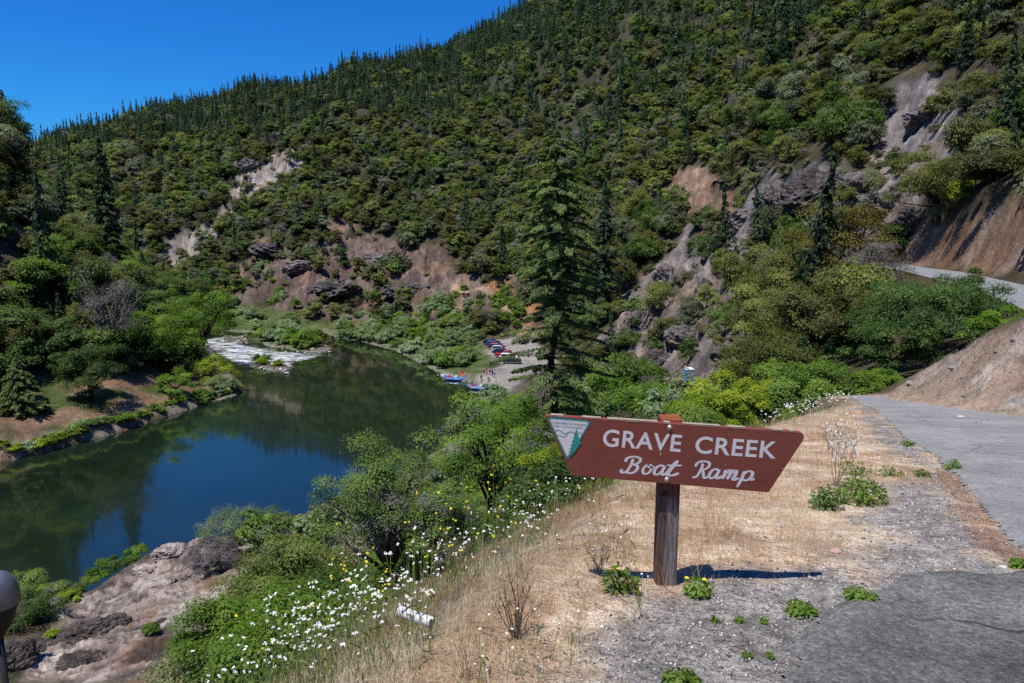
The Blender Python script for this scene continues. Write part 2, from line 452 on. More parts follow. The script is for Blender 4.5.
SUN = Vector((-.26, -.21, .94)).normalized()
world = bpy.data.worlds.new('World'); scene.world = world; world.use_nodes = True
wn = world.node_tree; wn.nodes.clear()
wo = wn.nodes.new('ShaderNodeOutputWorld'); bg = wn.nodes.new('ShaderNodeBackground'); sky = wn.nodes.new('ShaderNodeTexSky')
sky.sky_type = 'NISHITA'; sky.sun_disc = False
sky.sun_elevation = math.asin(SUN.z); sky.sun_rotation = math.atan2(SUN.x, SUN.y)
sky.altitude = 300; sky.air_density = 1.0; sky.dust_density = .15; sky.ozone_density = 3.0
hs = wn.nodes.new('ShaderNodeHueSaturation'); hs.inputs['Saturation'].default_value = 1.28; hs.inputs['Hue'].default_value = .497; hs.inputs['Value'].default_value = .90
wn.links.new(sky.outputs[0], hs.inputs['Color']); tint = wn.nodes.new('ShaderNodeMix'); tint.data_type = 'RGBA'; tint.blend_type = 'MULTIPLY'; tint.inputs[0].default_value = 1.0; tint.inputs[7].default_value = (.20, .80, 1.45, 1)
wn.links.new(hs.outputs[0], tint.inputs[6]); wn.links.new(tint.outputs[2], bg.inputs['Color']); wn.links.new(bg.outputs[0], wo.inputs['Surface'])
bg.inputs['Strength'].default_value = .104
sun = bpy.data.lights.new('sun', 'SUN'); sun.energy = 5.0; sun.angle = math.radians(.53); sun.color = (1.0, .95, .87)
so = bpy.data.objects.new('sun', sun); COL.objects.link(so); so.rotation_euler = SUN.to_track_quat('Z', 'Y').to_euler(); so.location = (-60, -30, 160)
scene.view_settings.view_transform = 'Standard'; scene.view_settings.look = 'None'; scene.view_settings.exposure = 0; scene.view_settings.gamma = 1
scene.render.engine = 'CYCLES'
cy = scene.cycles
cy.max_bounces = 7; cy.diffuse_bounces = 4; cy.glossy_bounces = 2; cy.transmission_bounces = 3; cy.transparent_max_bounces = 4
cy.caustics_reflective = False; cy.caustics_refractive = False
cy.use_denoising = False
try: cy.denoiser = 'OPENIMAGEDENOISE'; cy.denoising_prefilter = 'ACCURATE'
except Exception: pass

# ------------------------------------------------------------------ the ground, one sheet
def make_ground():
    R = np.concatenate([[0.0], np.geomspace(.7, 2.0, 14)[:-1], np.geomspace(2.0, 480.0, 820)[:-1], np.geomspace(480, 2400, 90)])
    half = math.radians(45)
    az = np.concatenate([np.linspace(-half, half, 1080), np.linspace(half, 2 * math.pi - half, 170)[1:-1]])
    na = len(az); nr = len(R)
    A, RR = np.meshgrid(az, R)                      # rows are rings
    X = RR * np.sin(A); Y = RR * np.cos(A)
    Z = H(X, Y)
    V = np.stack([X, Y, Z], -1).reshape(-1, 3)
    i, j = np.meshgrid(np.arange(nr - 1), np.arange(na), indexing='ij')
    j2 = (j + 1) % na
    F = np.stack([i * na + j, i * na + j2, (i + 1) * na + j2, (i + 1) * na + j], -1).reshape(-1, 4)
    return V, F, X, Y, Z, az, R

GV, GF, GX, GY, GZ, GAZ, GR = make_ground()

def lerp(c, col, k):
    return c * (1 - k[:, None]) + np.array(col)[None] * k[:, None]

def ground_colour(V):
    x, y, z = V[:, 0], V[:, 1], V[:, 2]
    r = np.hypot(x, y); px, py = project(x, y, z)
    n1 = fbm(x, y, 22, 4, 11); n2 = fbm(x, y, 5, 4, 12); n3 = fbm(x, y, 1.3, 4, 13); n4 = fbm(x, y, .3, 3, 14); n5 = fbm(x, y, .07, 2, 15)
    c = np.tile(np.array([.075, .062, .036]), (len(x), 1))              # forest floor
    c = lerp(c, (.13, .10, .055), smooth(-.1, .25, n2))
    c = lerp(c, (.055, .07, .03), smooth(.0, .3, n1))
    c = lerp(c, (.17, .135, .115), smooth(.10, .24, fbm(x, y, 34, 4, 82)) * (.6 + n3) * smooth(60, 120, r))
    c = lerp(c, (.05, .058, .028), smooth(230, 330, r) * .75)
    sb = sdist(x, y, BENCH)
    slope = smooth(-1, 4, sb) * smooth(80, 40, r)
    c = lerp(c, (.12, .10, .05), slope * .8)
    rockn = ridged(x, y, 9, 4, 41)
    def rock(name, base, lite, tint, tk, soft=11, jit=70):
        nonlocal c
        k = zone(name, x, y, z, soft, jit, px, py)
        col = np.tile(np.array(base), (len(x), 1))
        col = lerp(col, lite, smooth(.45, .8, rockn) * .8 + smooth(.05, .3, n3) * .2)
        col = lerp(col, tint, smooth(.02, .22, n2 + .5 * n1) * tk)
        col = col * (1 + np.clip(n3 * 1.1 + n4 * .5, -.6, .6))[:, None]
        c = c * (1 - k[:, None]) + col * k[:, None]
    rock('slope_rock', (0.147, 0.100, 0.087), (0.243, 0.186, 0.154), (0.346, 0.211, 0.128), .75)
    rock('pale_slide', (0.294, 0.250, 0.224), (0.435, 0.384, 0.346), (0.333, 0.230, 0.154), .5, 7, 40)
    rock('ravine_rock', (0.192, 0.160, 0.147), (0.333, 0.288, 0.262), (0.346, 0.230, 0.154), .55)
    rock('orange_cliff', (.30, .175, .11), (.40, .29, .21), (.20, .13, .11), .8, 7, 34)
    rock('grey_cliff', (0.134, 0.115, 0.113), (0.307, 0.269, 0.256), (0.243, 0.166, 0.128), .4, 7, 40)
    rock('talus', (0.205, 0.179, 0.173), (0.320, 0.282, 0.269), (0.282, 0.186, 0.128), .5, 8, 50)
    rock('orange_cut', (.26, .155, .095), (.37, .27, .195), (.21, .165, .135), .9, 8, 40)
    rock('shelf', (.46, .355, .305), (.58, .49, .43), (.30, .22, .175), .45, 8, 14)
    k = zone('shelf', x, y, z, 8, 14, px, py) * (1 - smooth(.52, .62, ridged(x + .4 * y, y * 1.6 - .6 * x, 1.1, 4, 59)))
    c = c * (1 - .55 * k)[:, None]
    # redder, darker parts of the shelf
    k = zone('shelf_orange', x, y, z, 14, 40, px, py)
    c = lerp(c, (.33, .19, .115), k * smooth(-.05, .2, n3 * .6 + n2) * .85)
    c = lerp(c, (.055, .048, .042), k * smooth(.1, .26, fbm(x, y, 4.5, 3, 66)) * .8)
    # left bank terrace
    k = zone('terrace', x, y, z, 8, 20, px, py)
    col = lerp(lerp(np.tile(np.array([.27, .165, .10]), (len(x), 1)), (.33, .24, .16), smooth(-.1, .3, n3)), (.10, .13, .04), smooth(.0, .2, n2 + .4 * n1))
    c = c * (1 - k[:, None]) + col * k[:, None]
    # green bars at the river
    k = zone('grass_bar', x, y, z, 6, 10, px, py)
    c = c * (1 - k[:, None]) + lerp(np.tile(np.array([.10, .15, .04]), (len(x), 1)), (.17, .17, .08), smooth(-.1, .25, n2)) * k[:, None]
    # gravel at the water's edge, islands
    sr = np.full(len(x), 1e3); m = r < 330
    sr[m] = sdist(x[m], y[m], RIVER)
    for isl in ISLANDS: sr[m] = np.where(sdist(x[m], y[m], isl) < 0, -sdist(x[m], y[m], isl), sr[m])
    kk = smooth(4, .6, sr) * (sr > 0) * smooth(-.2, .1, n3) * (r > 80)
    c = lerp(c, (.34, .31, .27), kk * .75)
    c = lerp(c, (.045, .05, .03), (sr < 0) * 1.0)
    # car park, trail
    sl = np.full(len(x), 1e3); m2 = (r > 110) & (r < 260); sl[m2] = sdist(x[m2], y[m2], LOT)
    c = lerp(c, (.40, .365, .32), smooth(2.0, -.6, sl + n3 * 3))
    pd, _ = seg_dist(x, y, PATH); c = lerp(c, (.48, .34, .22), smooth(2.2, .9, pd + n3))
    pdb, _ = seg_dist(x, y, [(p[0] + 2.5, p[1] + 5) for p in PATH[2:6]]); c = lerp(c, (.36, .18, .09), smooth(5.5, 2.5, pdb + n3 * 2) * (1 - smooth(2.2, .9, pd)))
    # bank beside the road
    k = zone('cutbank', x, y, z, 7, 10, px, py) * (x > 8)
    col = lerp(lerp(np.tile(np.array([.40, .285, .205]), (len(x), 1)), (.54, .45, .36), smooth(-.05, .25, n3 + .4 * n4)), (.20, .15, .12), smooth(.05, .22, n4 + .3 * n5) * .8)
    c = c * (1 - k[:, None]) + col * k[:, None]
    # shoulder: thatch of dry grass, gravel
    near = smooth(1.2, -.8, sb + n3 * .8) * (r < 40)
    grass = lerp(lerp(np.tile(np.array([.62, .44, .295]), (len(x), 1)), (.74, .59, .43), smooth(-.1, .25, n4 + .6 * n5)), (.40, .245, .145), smooth(.05, .3, fbm(x, y, .5, 3, 19)) * .7)
    c = c * (1 - near[:, None]) + grass * near[:, None]
    g = gravel_mask(x, y, n3, n4)
    stone = _hash(np.floor(x * 60), np.floor(y * 60), 3)
    gcol = np.array([.33, .305, .275])[None] * (1 + .7 * n5 + .5 * n4)[:, None] * (.75 + .5 * stone)[:, None]
    gcol = lerp(gcol, (.34, .24, .17), smooth(.0, .3, n3 + n4) * .6)
    c = c * (1 - g[:, None]) + gcol * g[:, None]
    # red dirt along the broken edge of the asphalt
    k = red_mask(x, y, n4) * near
    c = lerp(c, (.30, .16, .10), k * .7)
    return np.clip(c * (1 + .25 * n5)[:, None], .01, .8)

gravel_px = [[(560, 760), (588, 640), (620, 612), (668, 596), (760, 576), (815, 566), (868, 556), (900, 540), (925, 528), (985, 545), (1040, 570), (1120, 600), (1200, 800), (700, 900)],
             [(880, 560), (868, 520), (880, 490), (905, 478), (940, 470), (978, 512), (1012, 552), (1000, 580), (930, 590)],
             [(858, 402), (862, 420), (885, 445), (922, 470), (945, 468), (910, 440), (880, 412)]]
GRAVEL = [[tuple(on_bench(*p)[:2]) for p in q] for q in gravel_px]
def gravel_mask(x, y, n3, n4):
    out = np.zeros(len(x)); m = (np.hypot(x, y) < 34)
    for q in GRAVEL:
        s = sdist(x[m], y[m], q)
        out[m] = np.maximum(out[m], smooth(.22, -.3, s + n3[m] * .55 + n4[m] * .5))
    return out
red_px = [(950, 470), (965, 498), (985, 525), (1004, 548), (1026, 566)]
REDL = [tuple(on_bench(*p)[:2]) for p in red_px]
def red_mask(x, y, n4):
    out = np.zeros(len(x)); m = (np.hypot(x, y) < 20)
    d, _ = seg_dist(x[m], y[m], REDL)
    out[m] = smooth(.20, .06, d + n4[m] * .3)
    return out

t = NT('ground_soil')
col = t.attr('ground_col').outputs['Color']; P = t.pos()
dist = t.node('ShaderNodeVectorMath', operation='LENGTH'); t.l.new(P, dist.inputs[0])
na = t.noise(38, 5, .7, P); nb = t.noise(1.6, 6, .7, P); nc = t.noise(140, 3, .6, P)
c = t.mix(1.0, col, t.ramp(na, [(.25, .62), (.72, 1.3)]), 'MULTIPLY')
c = t.mix(1.0, c, t.ramp(nb, [(.3, .72), (.7, 1.2)]), 'MULTIPLY')
nf = t.noise(.32, 7, .75, P); nk = t.noise(.11, 4, .6, P)
fardist = t.ramp(t.math('MULTIPLY', dist.outputs['Value'], .02), [(.5, 0.0), (1.0, 1.0)])
c = t.mix(fardist, c, t.mix(1.0, c, t.ramp(nf, [(.28, .45), (.5, 1.0), (.72, 1.45)]), 'MULTIPLY'))
c = t.mix(.8, c, t.ramp(nc, [(.3, .65), (.7, 1.25)]), 'MULTIPLY')
b0 = t.node('ShaderNodeBump'); b0.inputs['Strength'].default_value = .8; b0.inputs['Distance'].default_value = 1.6; t.l.new(nf, b0.inputs['Height'])
t.l.new(t.math('MULTIPLY', t.ramp(t.math('MULTIPLY', dist.outputs['Value'], .02), [(.5, 0.0), (1.0, 1.0)]), .8), b0.inputs['Strength'])
b1 = t.node('ShaderNodeBump'); t.l.new(b0.outputs[0], b1.inputs['Normal']); b1.inputs['Strength'].default_value = .7; b1.inputs['Distance'].default_value = .5; t.l.new(nb, b1.inputs['Height'])
b2 = t.node('ShaderNodeBump'); b2.inputs['Strength'].default_value = .6; b2.inputs['Distance'].default_value = .02; t.l.new(na, b2.inputs['Height']); t.l.new(b1.outputs[0], b2.inputs['Normal'])
M_GROUND = t.done(t.principled(c, .92, 0, b2.outputs[0], .15))
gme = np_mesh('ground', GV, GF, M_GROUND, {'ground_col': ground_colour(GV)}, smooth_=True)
ground = link(bpy.data.objects.new('ground', gme)); tag(ground, kind='structure')

# visibility: the highest elevation slope met on the way out, per azimuth
nv = 1080
slope_g = (GZ[:, :nv] - ZC) / np.maximum(GR[:, None], .5)
HMAX = np.maximum.accumulate(np.where(GR[:, None] > 22, slope_g, -9), 0)
def visible(x, y, ztop, margin=.0):
    a = np.arctan2(x, y); r = np.hypot(x, y)
    ia = np.clip(((a - GAZ[0]) / (GAZ[nv - 1] - GAZ[0]) * (nv - 1)).astype(int), 0, nv - 1)
    ir = np.clip(np.searchsorted(GR, r * .97) - 1, 0, len(GR) - 1)
    return ((ztop - ZC) / r > HMAX[ir, ia] + margin) & (np.abs(a) < math.radians(44.8))

def HG(x, y):
    """height of the ground mesh itself"""
    x = np.asarray(x, float); y = np.asarray(y, float)
    a = (np.arctan2(x, y) - GAZ[0]) / (GAZ[1] - GAZ[0]); r = np.clip(np.hypot(x, y), GR[1], GR[-2])
    ok = (a >= 0) & (a < nv - 1)
    ac = np.clip(a, 0, nv - 1.001); i = ac.astype(int); fa = ac - i
    j = np.clip(np.searchsorted(GR, r) - 1, 0, len(GR) - 2); fr = (r - GR[j]) / (GR[j + 1] - GR[j])
    z = (GZ[j, i] * (1 - fa) + GZ[j, i + 1] * fa) * (1 - fr) + (GZ[j + 1, i] * (1 - fa) + GZ[j + 1, i + 1] * fa) * fr
    if not np.all(ok): z = np.where(ok, z, H(x, y))
    return z
def hgt(x, y): return float(HG(np.array([x]), np.array([y]))[0])
def hit(px, py, r0=2.0, r1=1500):
    """the ground point seen at a pixel"""
    r = ray(px, py); tt = np.geomspace(r0, r1, 1500)
    X = r[0] * tt; Y = r[1] * tt; Z = ZC + r[2] * tt
    below = HG(X, Y) > Z
    k = int(np.argmax(below)) if below.any() else len(tt) - 1
    return np.array([X[k], Y[k], Z[k]])

# ------------------------------------------------------------------ water
def make_water():
    xs = np.arange(-330, 60, 1.25); ys = np.concatenate([np.arange(-130, 90, 4.0), np.arange(90, 320, 1.0)])
    X, Y = np.meshgrid(xs, ys); px, py = project(X, Y, 0 * X)
    foam_px = [(190, 338), (222, 333), (250, 343), (285, 348), (322, 351), (330, 356), (312, 363), (292, 366), (288, 374), (262, 373), (236, 368), (214, 356)]
    f = np.zeros(X.shape); m = Y > 120
    s = sdist(px[m], py[m], foam_px); f[m] = smooth(5, -6, s)
    sp = project(X, Y, 0 * X)
    st = fbm(X * .33 - Y * .12, Y * 1.0 + X * .25, 2.2, 4, 71)           # streaks along the flow
    f2 = f
    Z = f * (fbm(X * .5, Y, 3.0, 3, 73) * .7 + st * .35)
    nr, nc_ = X.shape
    i, j = np.meshgrid(np.arange(nr - 1), np.arange(nc_ - 1), indexing='ij')
    F = np.stack([i * nc_ + j, i * nc_ + j + 1, (i + 1) * nc_ + j + 1, (i + 1) * nc_ + j], -1).reshape(-1, 4)
    return np.stack([X, Y, Z], -1).reshape(-1, 3), F, f2.ravel()
t = NT('river_water')
P = t.pos(); fo = t.attr('foam').outputs['Fac']
mp = t.node('ShaderNodeMapping'); mp.inputs['Scale'].default_value = (.5, 1.4, 1); mp.inputs['Rotation'].default_value = (0, 0, .5); t.l.new(P, mp.inputs['Vector'])
w1 = t.noise(.55, 4, .6, mp.outputs[0]); w2 = t.noise(.06, 3, .5, P)
bmp = t.node('ShaderNodeBump'); bmp.inputs['Strength'].default_value = .028; bmp.inputs['Distance'].default_value = .12; t.l.new(w1, bmp.inputs['Height'])
deep = t.mix(t.ramp(w2, [(.35, 0.0), (.65, 1.0)]), (.008, .016, .009), (.013, .026, .015))
wd = t.principled(deep, .12, 0, bmp.outputs[0], .2)
gl = t.node('ShaderNodeBsdfGlossy'); gl.inputs['Color'].default_value = (.86, .82, .70, 1); gl.inputs['Roughness'].default_value = .03; t.l.new(bmp.outputs[0], gl.inputs['Normal'])
lw = t.node('ShaderNodeFresnel'); lw.inputs['IOR'].default_value = 1.45; t.l.new(bmp.outputs[0], lw.inputs['Normal'])
fac = t.math('MINIMUM', t.math('MULTIPLY_ADD', lw.outputs[0], 1.08, .03), .85)
mw = t.node('ShaderNodeMixShader'); t.l.new(fac, mw.inputs[0]); t.l.new(wd, mw.inputs[1]); t.l.new(gl.outputs[0], mw.inputs[2])
mpf = t.node('ShaderNodeMapping'); mpf.inputs['Scale'].default_value = (.16, .62, 1); mpf.inputs['Rotation'].default_value = (0, 0, .20); t.l.new(P, mpf.inputs['Vector'])
fn = t.noise(1.5, 8, .78, mpf.outputs[0], .8)
ff = t.ramp(t.math('MULTIPLY', t.math('MULTIPLY', fo, fn), 1.0), [(.44, 0.0), (.62, 1.0)])
foam = t.principled((.88, .90, .92), .7, 0, None, .2)
mw2 = t.node('ShaderNodeMixShader'); t.l.new(ff, mw2.inputs[0]); t.l.new(mw.outputs[0], mw2.inputs[1]); t.l.new(foam, mw2.inputs[2])
M_WATER = t.done(mw2.outputs[0])
wv, wf, wfoam = make_water()
water = link(bpy.data.objects.new('river', np_mesh('river', wv, wf, M_WATER, {'foam': wfoam}, True))); tag(water, kind='structure')

# ------------------------------------------------------------------ asphalt
def sheet(name, poly, res, zf, mat, lift, jit=.06, seed=0, extra=None):
    P = np.array(poly); x0, y0 = P.min(0) - .2; x1, y1 = P.max(0) + .2
    xs = np.arange(x0, x1, res); ys = np.arange(y0, y1, res)
    X, Y = np.meshgrid(xs, ys); s = sdist(X, Y, poly) + fbm(X, Y, .5, 4, 33 + seed) * jit * 4
    k = s < 0
    nr, nc_ = X.shape
    i, j = np.meshgrid(np.arange(nr - 1), np.arange(nc_ - 1), indexing='ij')
    keep = k[:-1, :-1] & k[1:, :-1] & k[:-1, 1:] & k[1:, 1:]
    i = i[keep]; j = j[keep]
    F = np.stack([i * nc_ + j, i * nc_ + j + 1, (i + 1) * nc_ + j + 1, (i + 1) * nc_ + j], -1)
    Z = zf(X, Y) + lift * smooth(0, -.10, s) - .012 * (1 - smooth(0, -.05, s)) + fbm(X, Y, .9, 3, 35) * .015
    used = np.unique(F); re = np.full(nr * nc_, -1); re[used] = np.arange(len(used))
    V = np.stack([X.ravel()[used], Y.ravel()[used], Z.ravel()[used]], -1)
    return link(bpy.data.objects.new(name, np_mesh(name, V, re[F], mat, None, True)))

def mat_asphalt(name, dark, mid, lite, patch):
    t = NT(name); P = t.pos()
    vor = t.node('ShaderNodeTexVoronoi'); vor.inputs['Scale'].default_value = 95; t.l.new(P, vor.inputs['Vector'])
    n1 = t.noise(30, 5, .75, P); n2 = t.noise(.9, 5, .65, P); n3 = t.noise(160, 3, .7, P)
    c = t.ramp(n1, [(.3, dark), (.5, mid), (.75, lite)])
    c = t.mix(.55, c, t.mix(1.0, vor.outputs['Color'], (.30, .30, .30), 'MULTIPLY'), 'OVERLAY') if False else c
    c = t.mix(1.0, c, t.ramp(t.node('ShaderNodeSeparateColor').outputs[0], [(0, 1.0)]), 'MULTIPLY') if False else c
    sp = t.node('ShaderNodeSeparateColor'); t.l.new(vor.outputs['Color'], sp.inputs[0])
    c = t.mix(1.0, c, t.ramp(sp.outputs[0], [(.0, .75), (.8, 1.1), (1.0, 1.5)]), 'MULTIPLY')
    c = t.mix(1.0, c, t.ramp(n2, [(.3, patch), (.62, 1.15)]), 'MULTIPLY')
    c = t.mix(1.0, c, t.ramp(n3, [(.3, .7), (.7, 1.25)]), 'MULTIPLY')
    wn_ = t.node('ShaderNodeTexNoise'); wn_.inputs['Scale'].default_value = 2.2; wn_.inputs['Detail'].default_value = 4; t.l.new(P, wn_.inputs['Vector'])
    wv_ = t.node('ShaderNodeVectorMath', operation='MULTIPLY_ADD'); t.l.new(wn_.outputs['Color'], wv_.inputs[0]); wv_.inputs[1].default_value = (.5, .5, 0); t.l.new(P, wv_.inputs[2])
    cr_v = t.node('ShaderNodeTexVoronoi', feature='DISTANCE_TO_EDGE'); cr_v.inputs['Scale'].default_value = .75; t.l.new(wv_.outputs[0], cr_v.inputs['Vector'])
    crack = t.ramp(cr_v.outputs['Distance'], [(.004, .35), (.016, 1.0)]); lowf = t.noise(.32, 3, .5, P)
    c = t.mix(t.ramp(lowf, [(.45, 0.0), (.6, 1.0)]), c, t.mix(1.0, c, crack, 'MULTIPLY'))
    c = t.mix(1.0, c, t.ramp(t.noise(4.5, 5, .7, P), [(.3, .8), (.7, 1.15)]), 'MULTIPLY')
    h = t.math('ADD', t.math('MULTIPLY', vor.outputs['Distance'], -.6), n1)
    return t.done(t.principled(c, .85, 0, t.bump(h, .8, .012), .25))
M_ROAD = mat_asphalt('asphalt_grey', (.20, .195, .185), (.29, .283, .27), (.40, .39, .375), .8)
M_APRON = mat_asphalt('asphalt_dark', (.08, .078, .075), (.185, .18, .172), (.34, .33, .315), .45)
road = tag(sheet('road', ROAD, .05, z_near, M_ROAD, .028, .03, 1), kind='structure')
apron = tag(sheet('pavement', APRON, .035, z_near, M_APRON, .022, .09, 2), kind='structure')
def strip(name, line, width, mat, lift):
    P = np.array(line); Q = []
    for i in range(len(P) - 1):
        for k in range(8): Q.append(P[i] + (P[i + 1] - P[i]) * k / 8)
    Q.append(P[-1]); Q = np.array(Q); V = []; F = []
    nw = 6
    for i, q in enumerate(Q):
        d = Q[min(i + 1, len(Q) - 1)] - Q[max(i - 1, 0)]; n = np.array([-d[1], d[0]]); n /= np.linalg.norm(n)
        for k in range(nw + 1):
            s = (k / nw - .5) * width; x, y = q[0] + n[0] * s, q[1] + n[1] * s
            V.append((x, y, q[2] + lift))
    for i in range(len(Q) - 1):
        for k in range(nw):
            a = i * (nw + 1) + k; F.append((a, a + 1, a + nw + 2, a + nw + 1))
    return link(bpy.data.objects.new(name, np_mesh(name, np.array(V), F, mat, None, True)))
M_FROAD = mat_asphalt('asphalt_pale', (.18, .185, .195), (.24, .245, .255), (.30, .305, .31), .9)
far_road = tag(strip('road', FROAD, 5.2, M_FROAD, .06), kind='structure')
# ------------------------------------------------------------------ foliage meshes
def unit(v): return v / (np.linalg.norm(v, axis=-1, keepdims=True) + 1e-9)

def cards(P, N, L, W, rs, up=None):
    """one small pointed leaf card per point: centre P, facing N, long axis random (or along up)"""
    n = len(P)
    a = rs.normal(size=(n, 3)) if up is None else up + rs.normal(size=(n, 3)) * .25
    a = unit(a - N * (a * N).sum(1, keepdims=True)); b = np.cross(N, a)
    L = np.broadcast_to(np.asarray(L, float), (n,))[:, None]; W = np.broadcast_to(np.asarray(W, float), (n,))[:, None]
    fold = N * L * .12
    V = np.stack([P - a * L * .5, P + b * W * .5 + fold + a * L * .06, P + a * L * .5 - fold, P - b * W * .5 + fold + a * L * .06], 1).reshape(-1, 3)
    F = np.arange(4 * n).reshape(n, 4)
    return V, F

def crown_points(rs, rx, ry, rz, cz, nclump, cr, per, flat=.75, low=-.45, hollow=.45, lean=(0, 0)):
    """leaf points in clumps spread through an uneven crown"""
    d = unit(rs.normal(size=(nclump * 3, 3))); d = d[d[:, 2] > low][:nclump]
    k = len(d)
    lump = 1 + .32 * np.sin(d[:, 0] * 5 + rs.rand() * 6) * np.cos(d[:, 1] * 4 + rs.rand() * 6) + rs.normal(size=k) * .07
    f = (hollow + (1 - hollow) * rs.rand(k) ** .5) * lump
    C = d * f[:, None] * np.array([rx, ry, rz]); C[:, 2] += cz
    C[:, 0] += lean[0] * (C[:, 2] / (cz + rz)); C[:, 1] += lean[1] * (C[:, 2] / (cz + rz))
    crs = cr * (.65 + .7 * rs.rand(k))
    n = k * per
    ci = np.repeat(np.arange(k), per)
    q = unit(rs.normal(size=(n, 3))); q[:, 2] = np.where(q[:, 2] < -.35, -q[:, 2] * .6, q[:, 2])
    rr = crs[ci] * (.45 + .6 * rs.rand(n))
    P = C[ci] + q * rr[:, None] * np.array([1, 1, flat])
    N = unit(q * .9 + d[ci] * .35 + np.array([-.18, -.16, .95]) + rs.normal(size=(n, 3)) * .42)
    shade = np.clip(.5 + (rs.rand(k) - .5)[ci] * .5 + (rs.rand(n) - .5) * .45, 0, 1)
    return P, N, shade, C

def crown_mesh(name, rs, mat, leaf, asp=.6, **kw):
    P, N, sh, C = crown_points(rs, **kw)
    V, F = cards(P, N, leaf * (.7 + .6 * rs.rand(len(P))), leaf * asp * (.7 + .6 * rs.rand(len(P))), rs)
    return V, F, np.repeat(sh, 4), C

def limbs(rs, C, h0, r0, nl, z_split, base=(0, 0, -.4), wob=.12, n=7, twigs=0):
    """a tapered trunk that splits into limbs running to some of the leaf clumps"""
    mb = MB()
    top = C[rs.choice(len(C), min(nl, len(C)), replace=False)]
    cx, cy = top[:, 0].mean() * .5, top[:, 1].mean() * .5
    tr = [np.array(base, float), np.array([cx * .15, cy * .15, z_split * .45]) + rs.normal(size=3) * wob * .3, np.array([cx * .4, cy * .4, z_split])]
    mb.tube(tr, [r0 * 1.25, r0, r0 * .8], n)
    for c in top:
        s = tr[2] if rs.rand() < .6 else tr[1] + (tr[2] - tr[1]) * rs.rand()
        m = s + (c - s) * .5 + rs.normal(size=3) * wob * np.linalg.norm(c - s) * .6 + np.array([0, 0, .08 * np.linalg.norm(c - s)])
        rr = r0 * (.35 + .25 * rs.rand())
        mb.tube([s, m, c], [rr, rr * .6, rr * .18], max(4, n - 2))
        for _ in range(twigs):
            a = s + (c - s) * (.45 + .5 * rs.rand()); e = a + unit(rs.normal(size=3) + np.array([0, 0, .4])) * np.linalg.norm(c - s) * (.2 + .25 * rs.rand())
            mb.tube([a, (a + e) / 2 + rs.normal(size=3) * .04, e], [rr * .25, rr * .16, rr * .06], 4)
    return mb

def conifer_arrays(rs, h, R, start, nwh, card, per, droop=.25, gap=.12, ragged=.25, taper=.85, low_gap=0.0):
    P = []; N = []; S = []; U = []; B = []
    for i in range(nwh):
        t = (i + rs.rand() * .8) / nwh; z = h * (start + (1 - start) * t)
        prof = (1 - t) ** taper * (.55 + .45 * min(1, t / .16)) + .035
        L = R * prof
        nb = int(rs.randint(5, 8)); a0 = rs.rand() * 6.28
        for b in range(nb):
            z = h * (start + (1 - start) * t) + rs.normal() * .75 * h * (1 - start) / nwh
            if rs.rand() < gap + low_gap * (t < .42): continue
            an = a0 + b * 6.283 / nb + rs.normal() * .25; l = L * (1 - ragged + 2 * ragged * rs.rand())
            dv = np.array([math.cos(an), math.sin(an), 0]); sv = np.array([-dv[1], dv[0], 0])
            k = max(3, int(per * (.35 + .65 * l / R))); tt = np.sqrt(rs.rand(k)) * .92 + .1
            side = (rs.rand(k) - .5) * l * .62 * (1.05 - tt)
            rise = .18 * (1 - t)
            zz = z + l * (rise * tt - (droop + .3 * (1 - t) * droop) * tt ** 1.6) + rs.normal(size=k) * card * .18 - np.abs(side) * .25
            p = dv[None] * (tt * l)[:, None] + sv[None] * side[:, None]; p[:, 2] = zz
            P.append(p); U.append(unit(dv[None] + sv[None] * (np.sign(side) * .8)[:, None] + np.array([0, 0, -.25])[None]))
            N.append(unit(np.array([0, 0, 1.0])[None] + dv[None] * .45 + rs.normal(size=(k, 3)) * .55))
            S.append(np.clip(.45 + (rs.rand() - .5) * .4 + (rs.rand(k) - .5) * .4 + (tt - .6) * .3, 0, 1)); B.append((z, dv, l, rise, droop))
    P = np.concatenate(P); N = np.concatenate(N); U = np.concatenate(U); S = np.concatenate(S)
    V, F = cards(P, N, card * (.7 + .6 * rs.rand(len(P))), card * .36 * (.7 + .6 * rs.rand(len(P))), rs, U)
    return V, F, np.repeat(S, 4), B

def conifer_trunk(rs, h, r0, B, every=1, bare=(), n=7):
    mb = MB()
    zs = np.linspace(-.4, h * .97, 9)
    mb.tube([(rs.normal() * .015 * h * (0 < i < 8) * .4, rs.normal() * .015 * h * (0 < i < 8) * .4, z) for i, z in enumerate(zs)], [r0 * (1.12 - i / 8.6) + .01 for i in range(9)], n)
    for z, dv, l, rise, dr in B[::every]:
        q = [np.array([0, 0, z]), dv * l * .5 + np.array([0, 0, z + l * (rise * .5 - dr * .33)]), dv * l * .95 + np.array([0, 0, z + l * (rise - dr) * .95])]
        mb.tube(q, [r0 * .16 * max(.3, 1 - z / h), r0 * .1 * max(.3, 1 - z / h), .008], 4)
    for z, l in bare:
        an = rs.rand() * 6.28; dv = np.array([math.cos(an), math.sin(an), 0])
        q = [np.array([0, 0, z]), dv * l * .55 + np.array([0, 0, z - l * .12]), dv * l + np.array([0, 0, z - l * (.3 + .2 * rs.rand())])]
        mb.tube(q, [.05, .03, .008], 4)
        for _ in range(3):
            f = .4 + .5 * rs.rand(); a = q[0] + (q[2] - q[0]) * f; e = a + unit(rs.normal(size=3) + np.array([0, 0, -.3])) * l * .3
            mb.tube([a, e], [.018, .005], 3)
    return mb

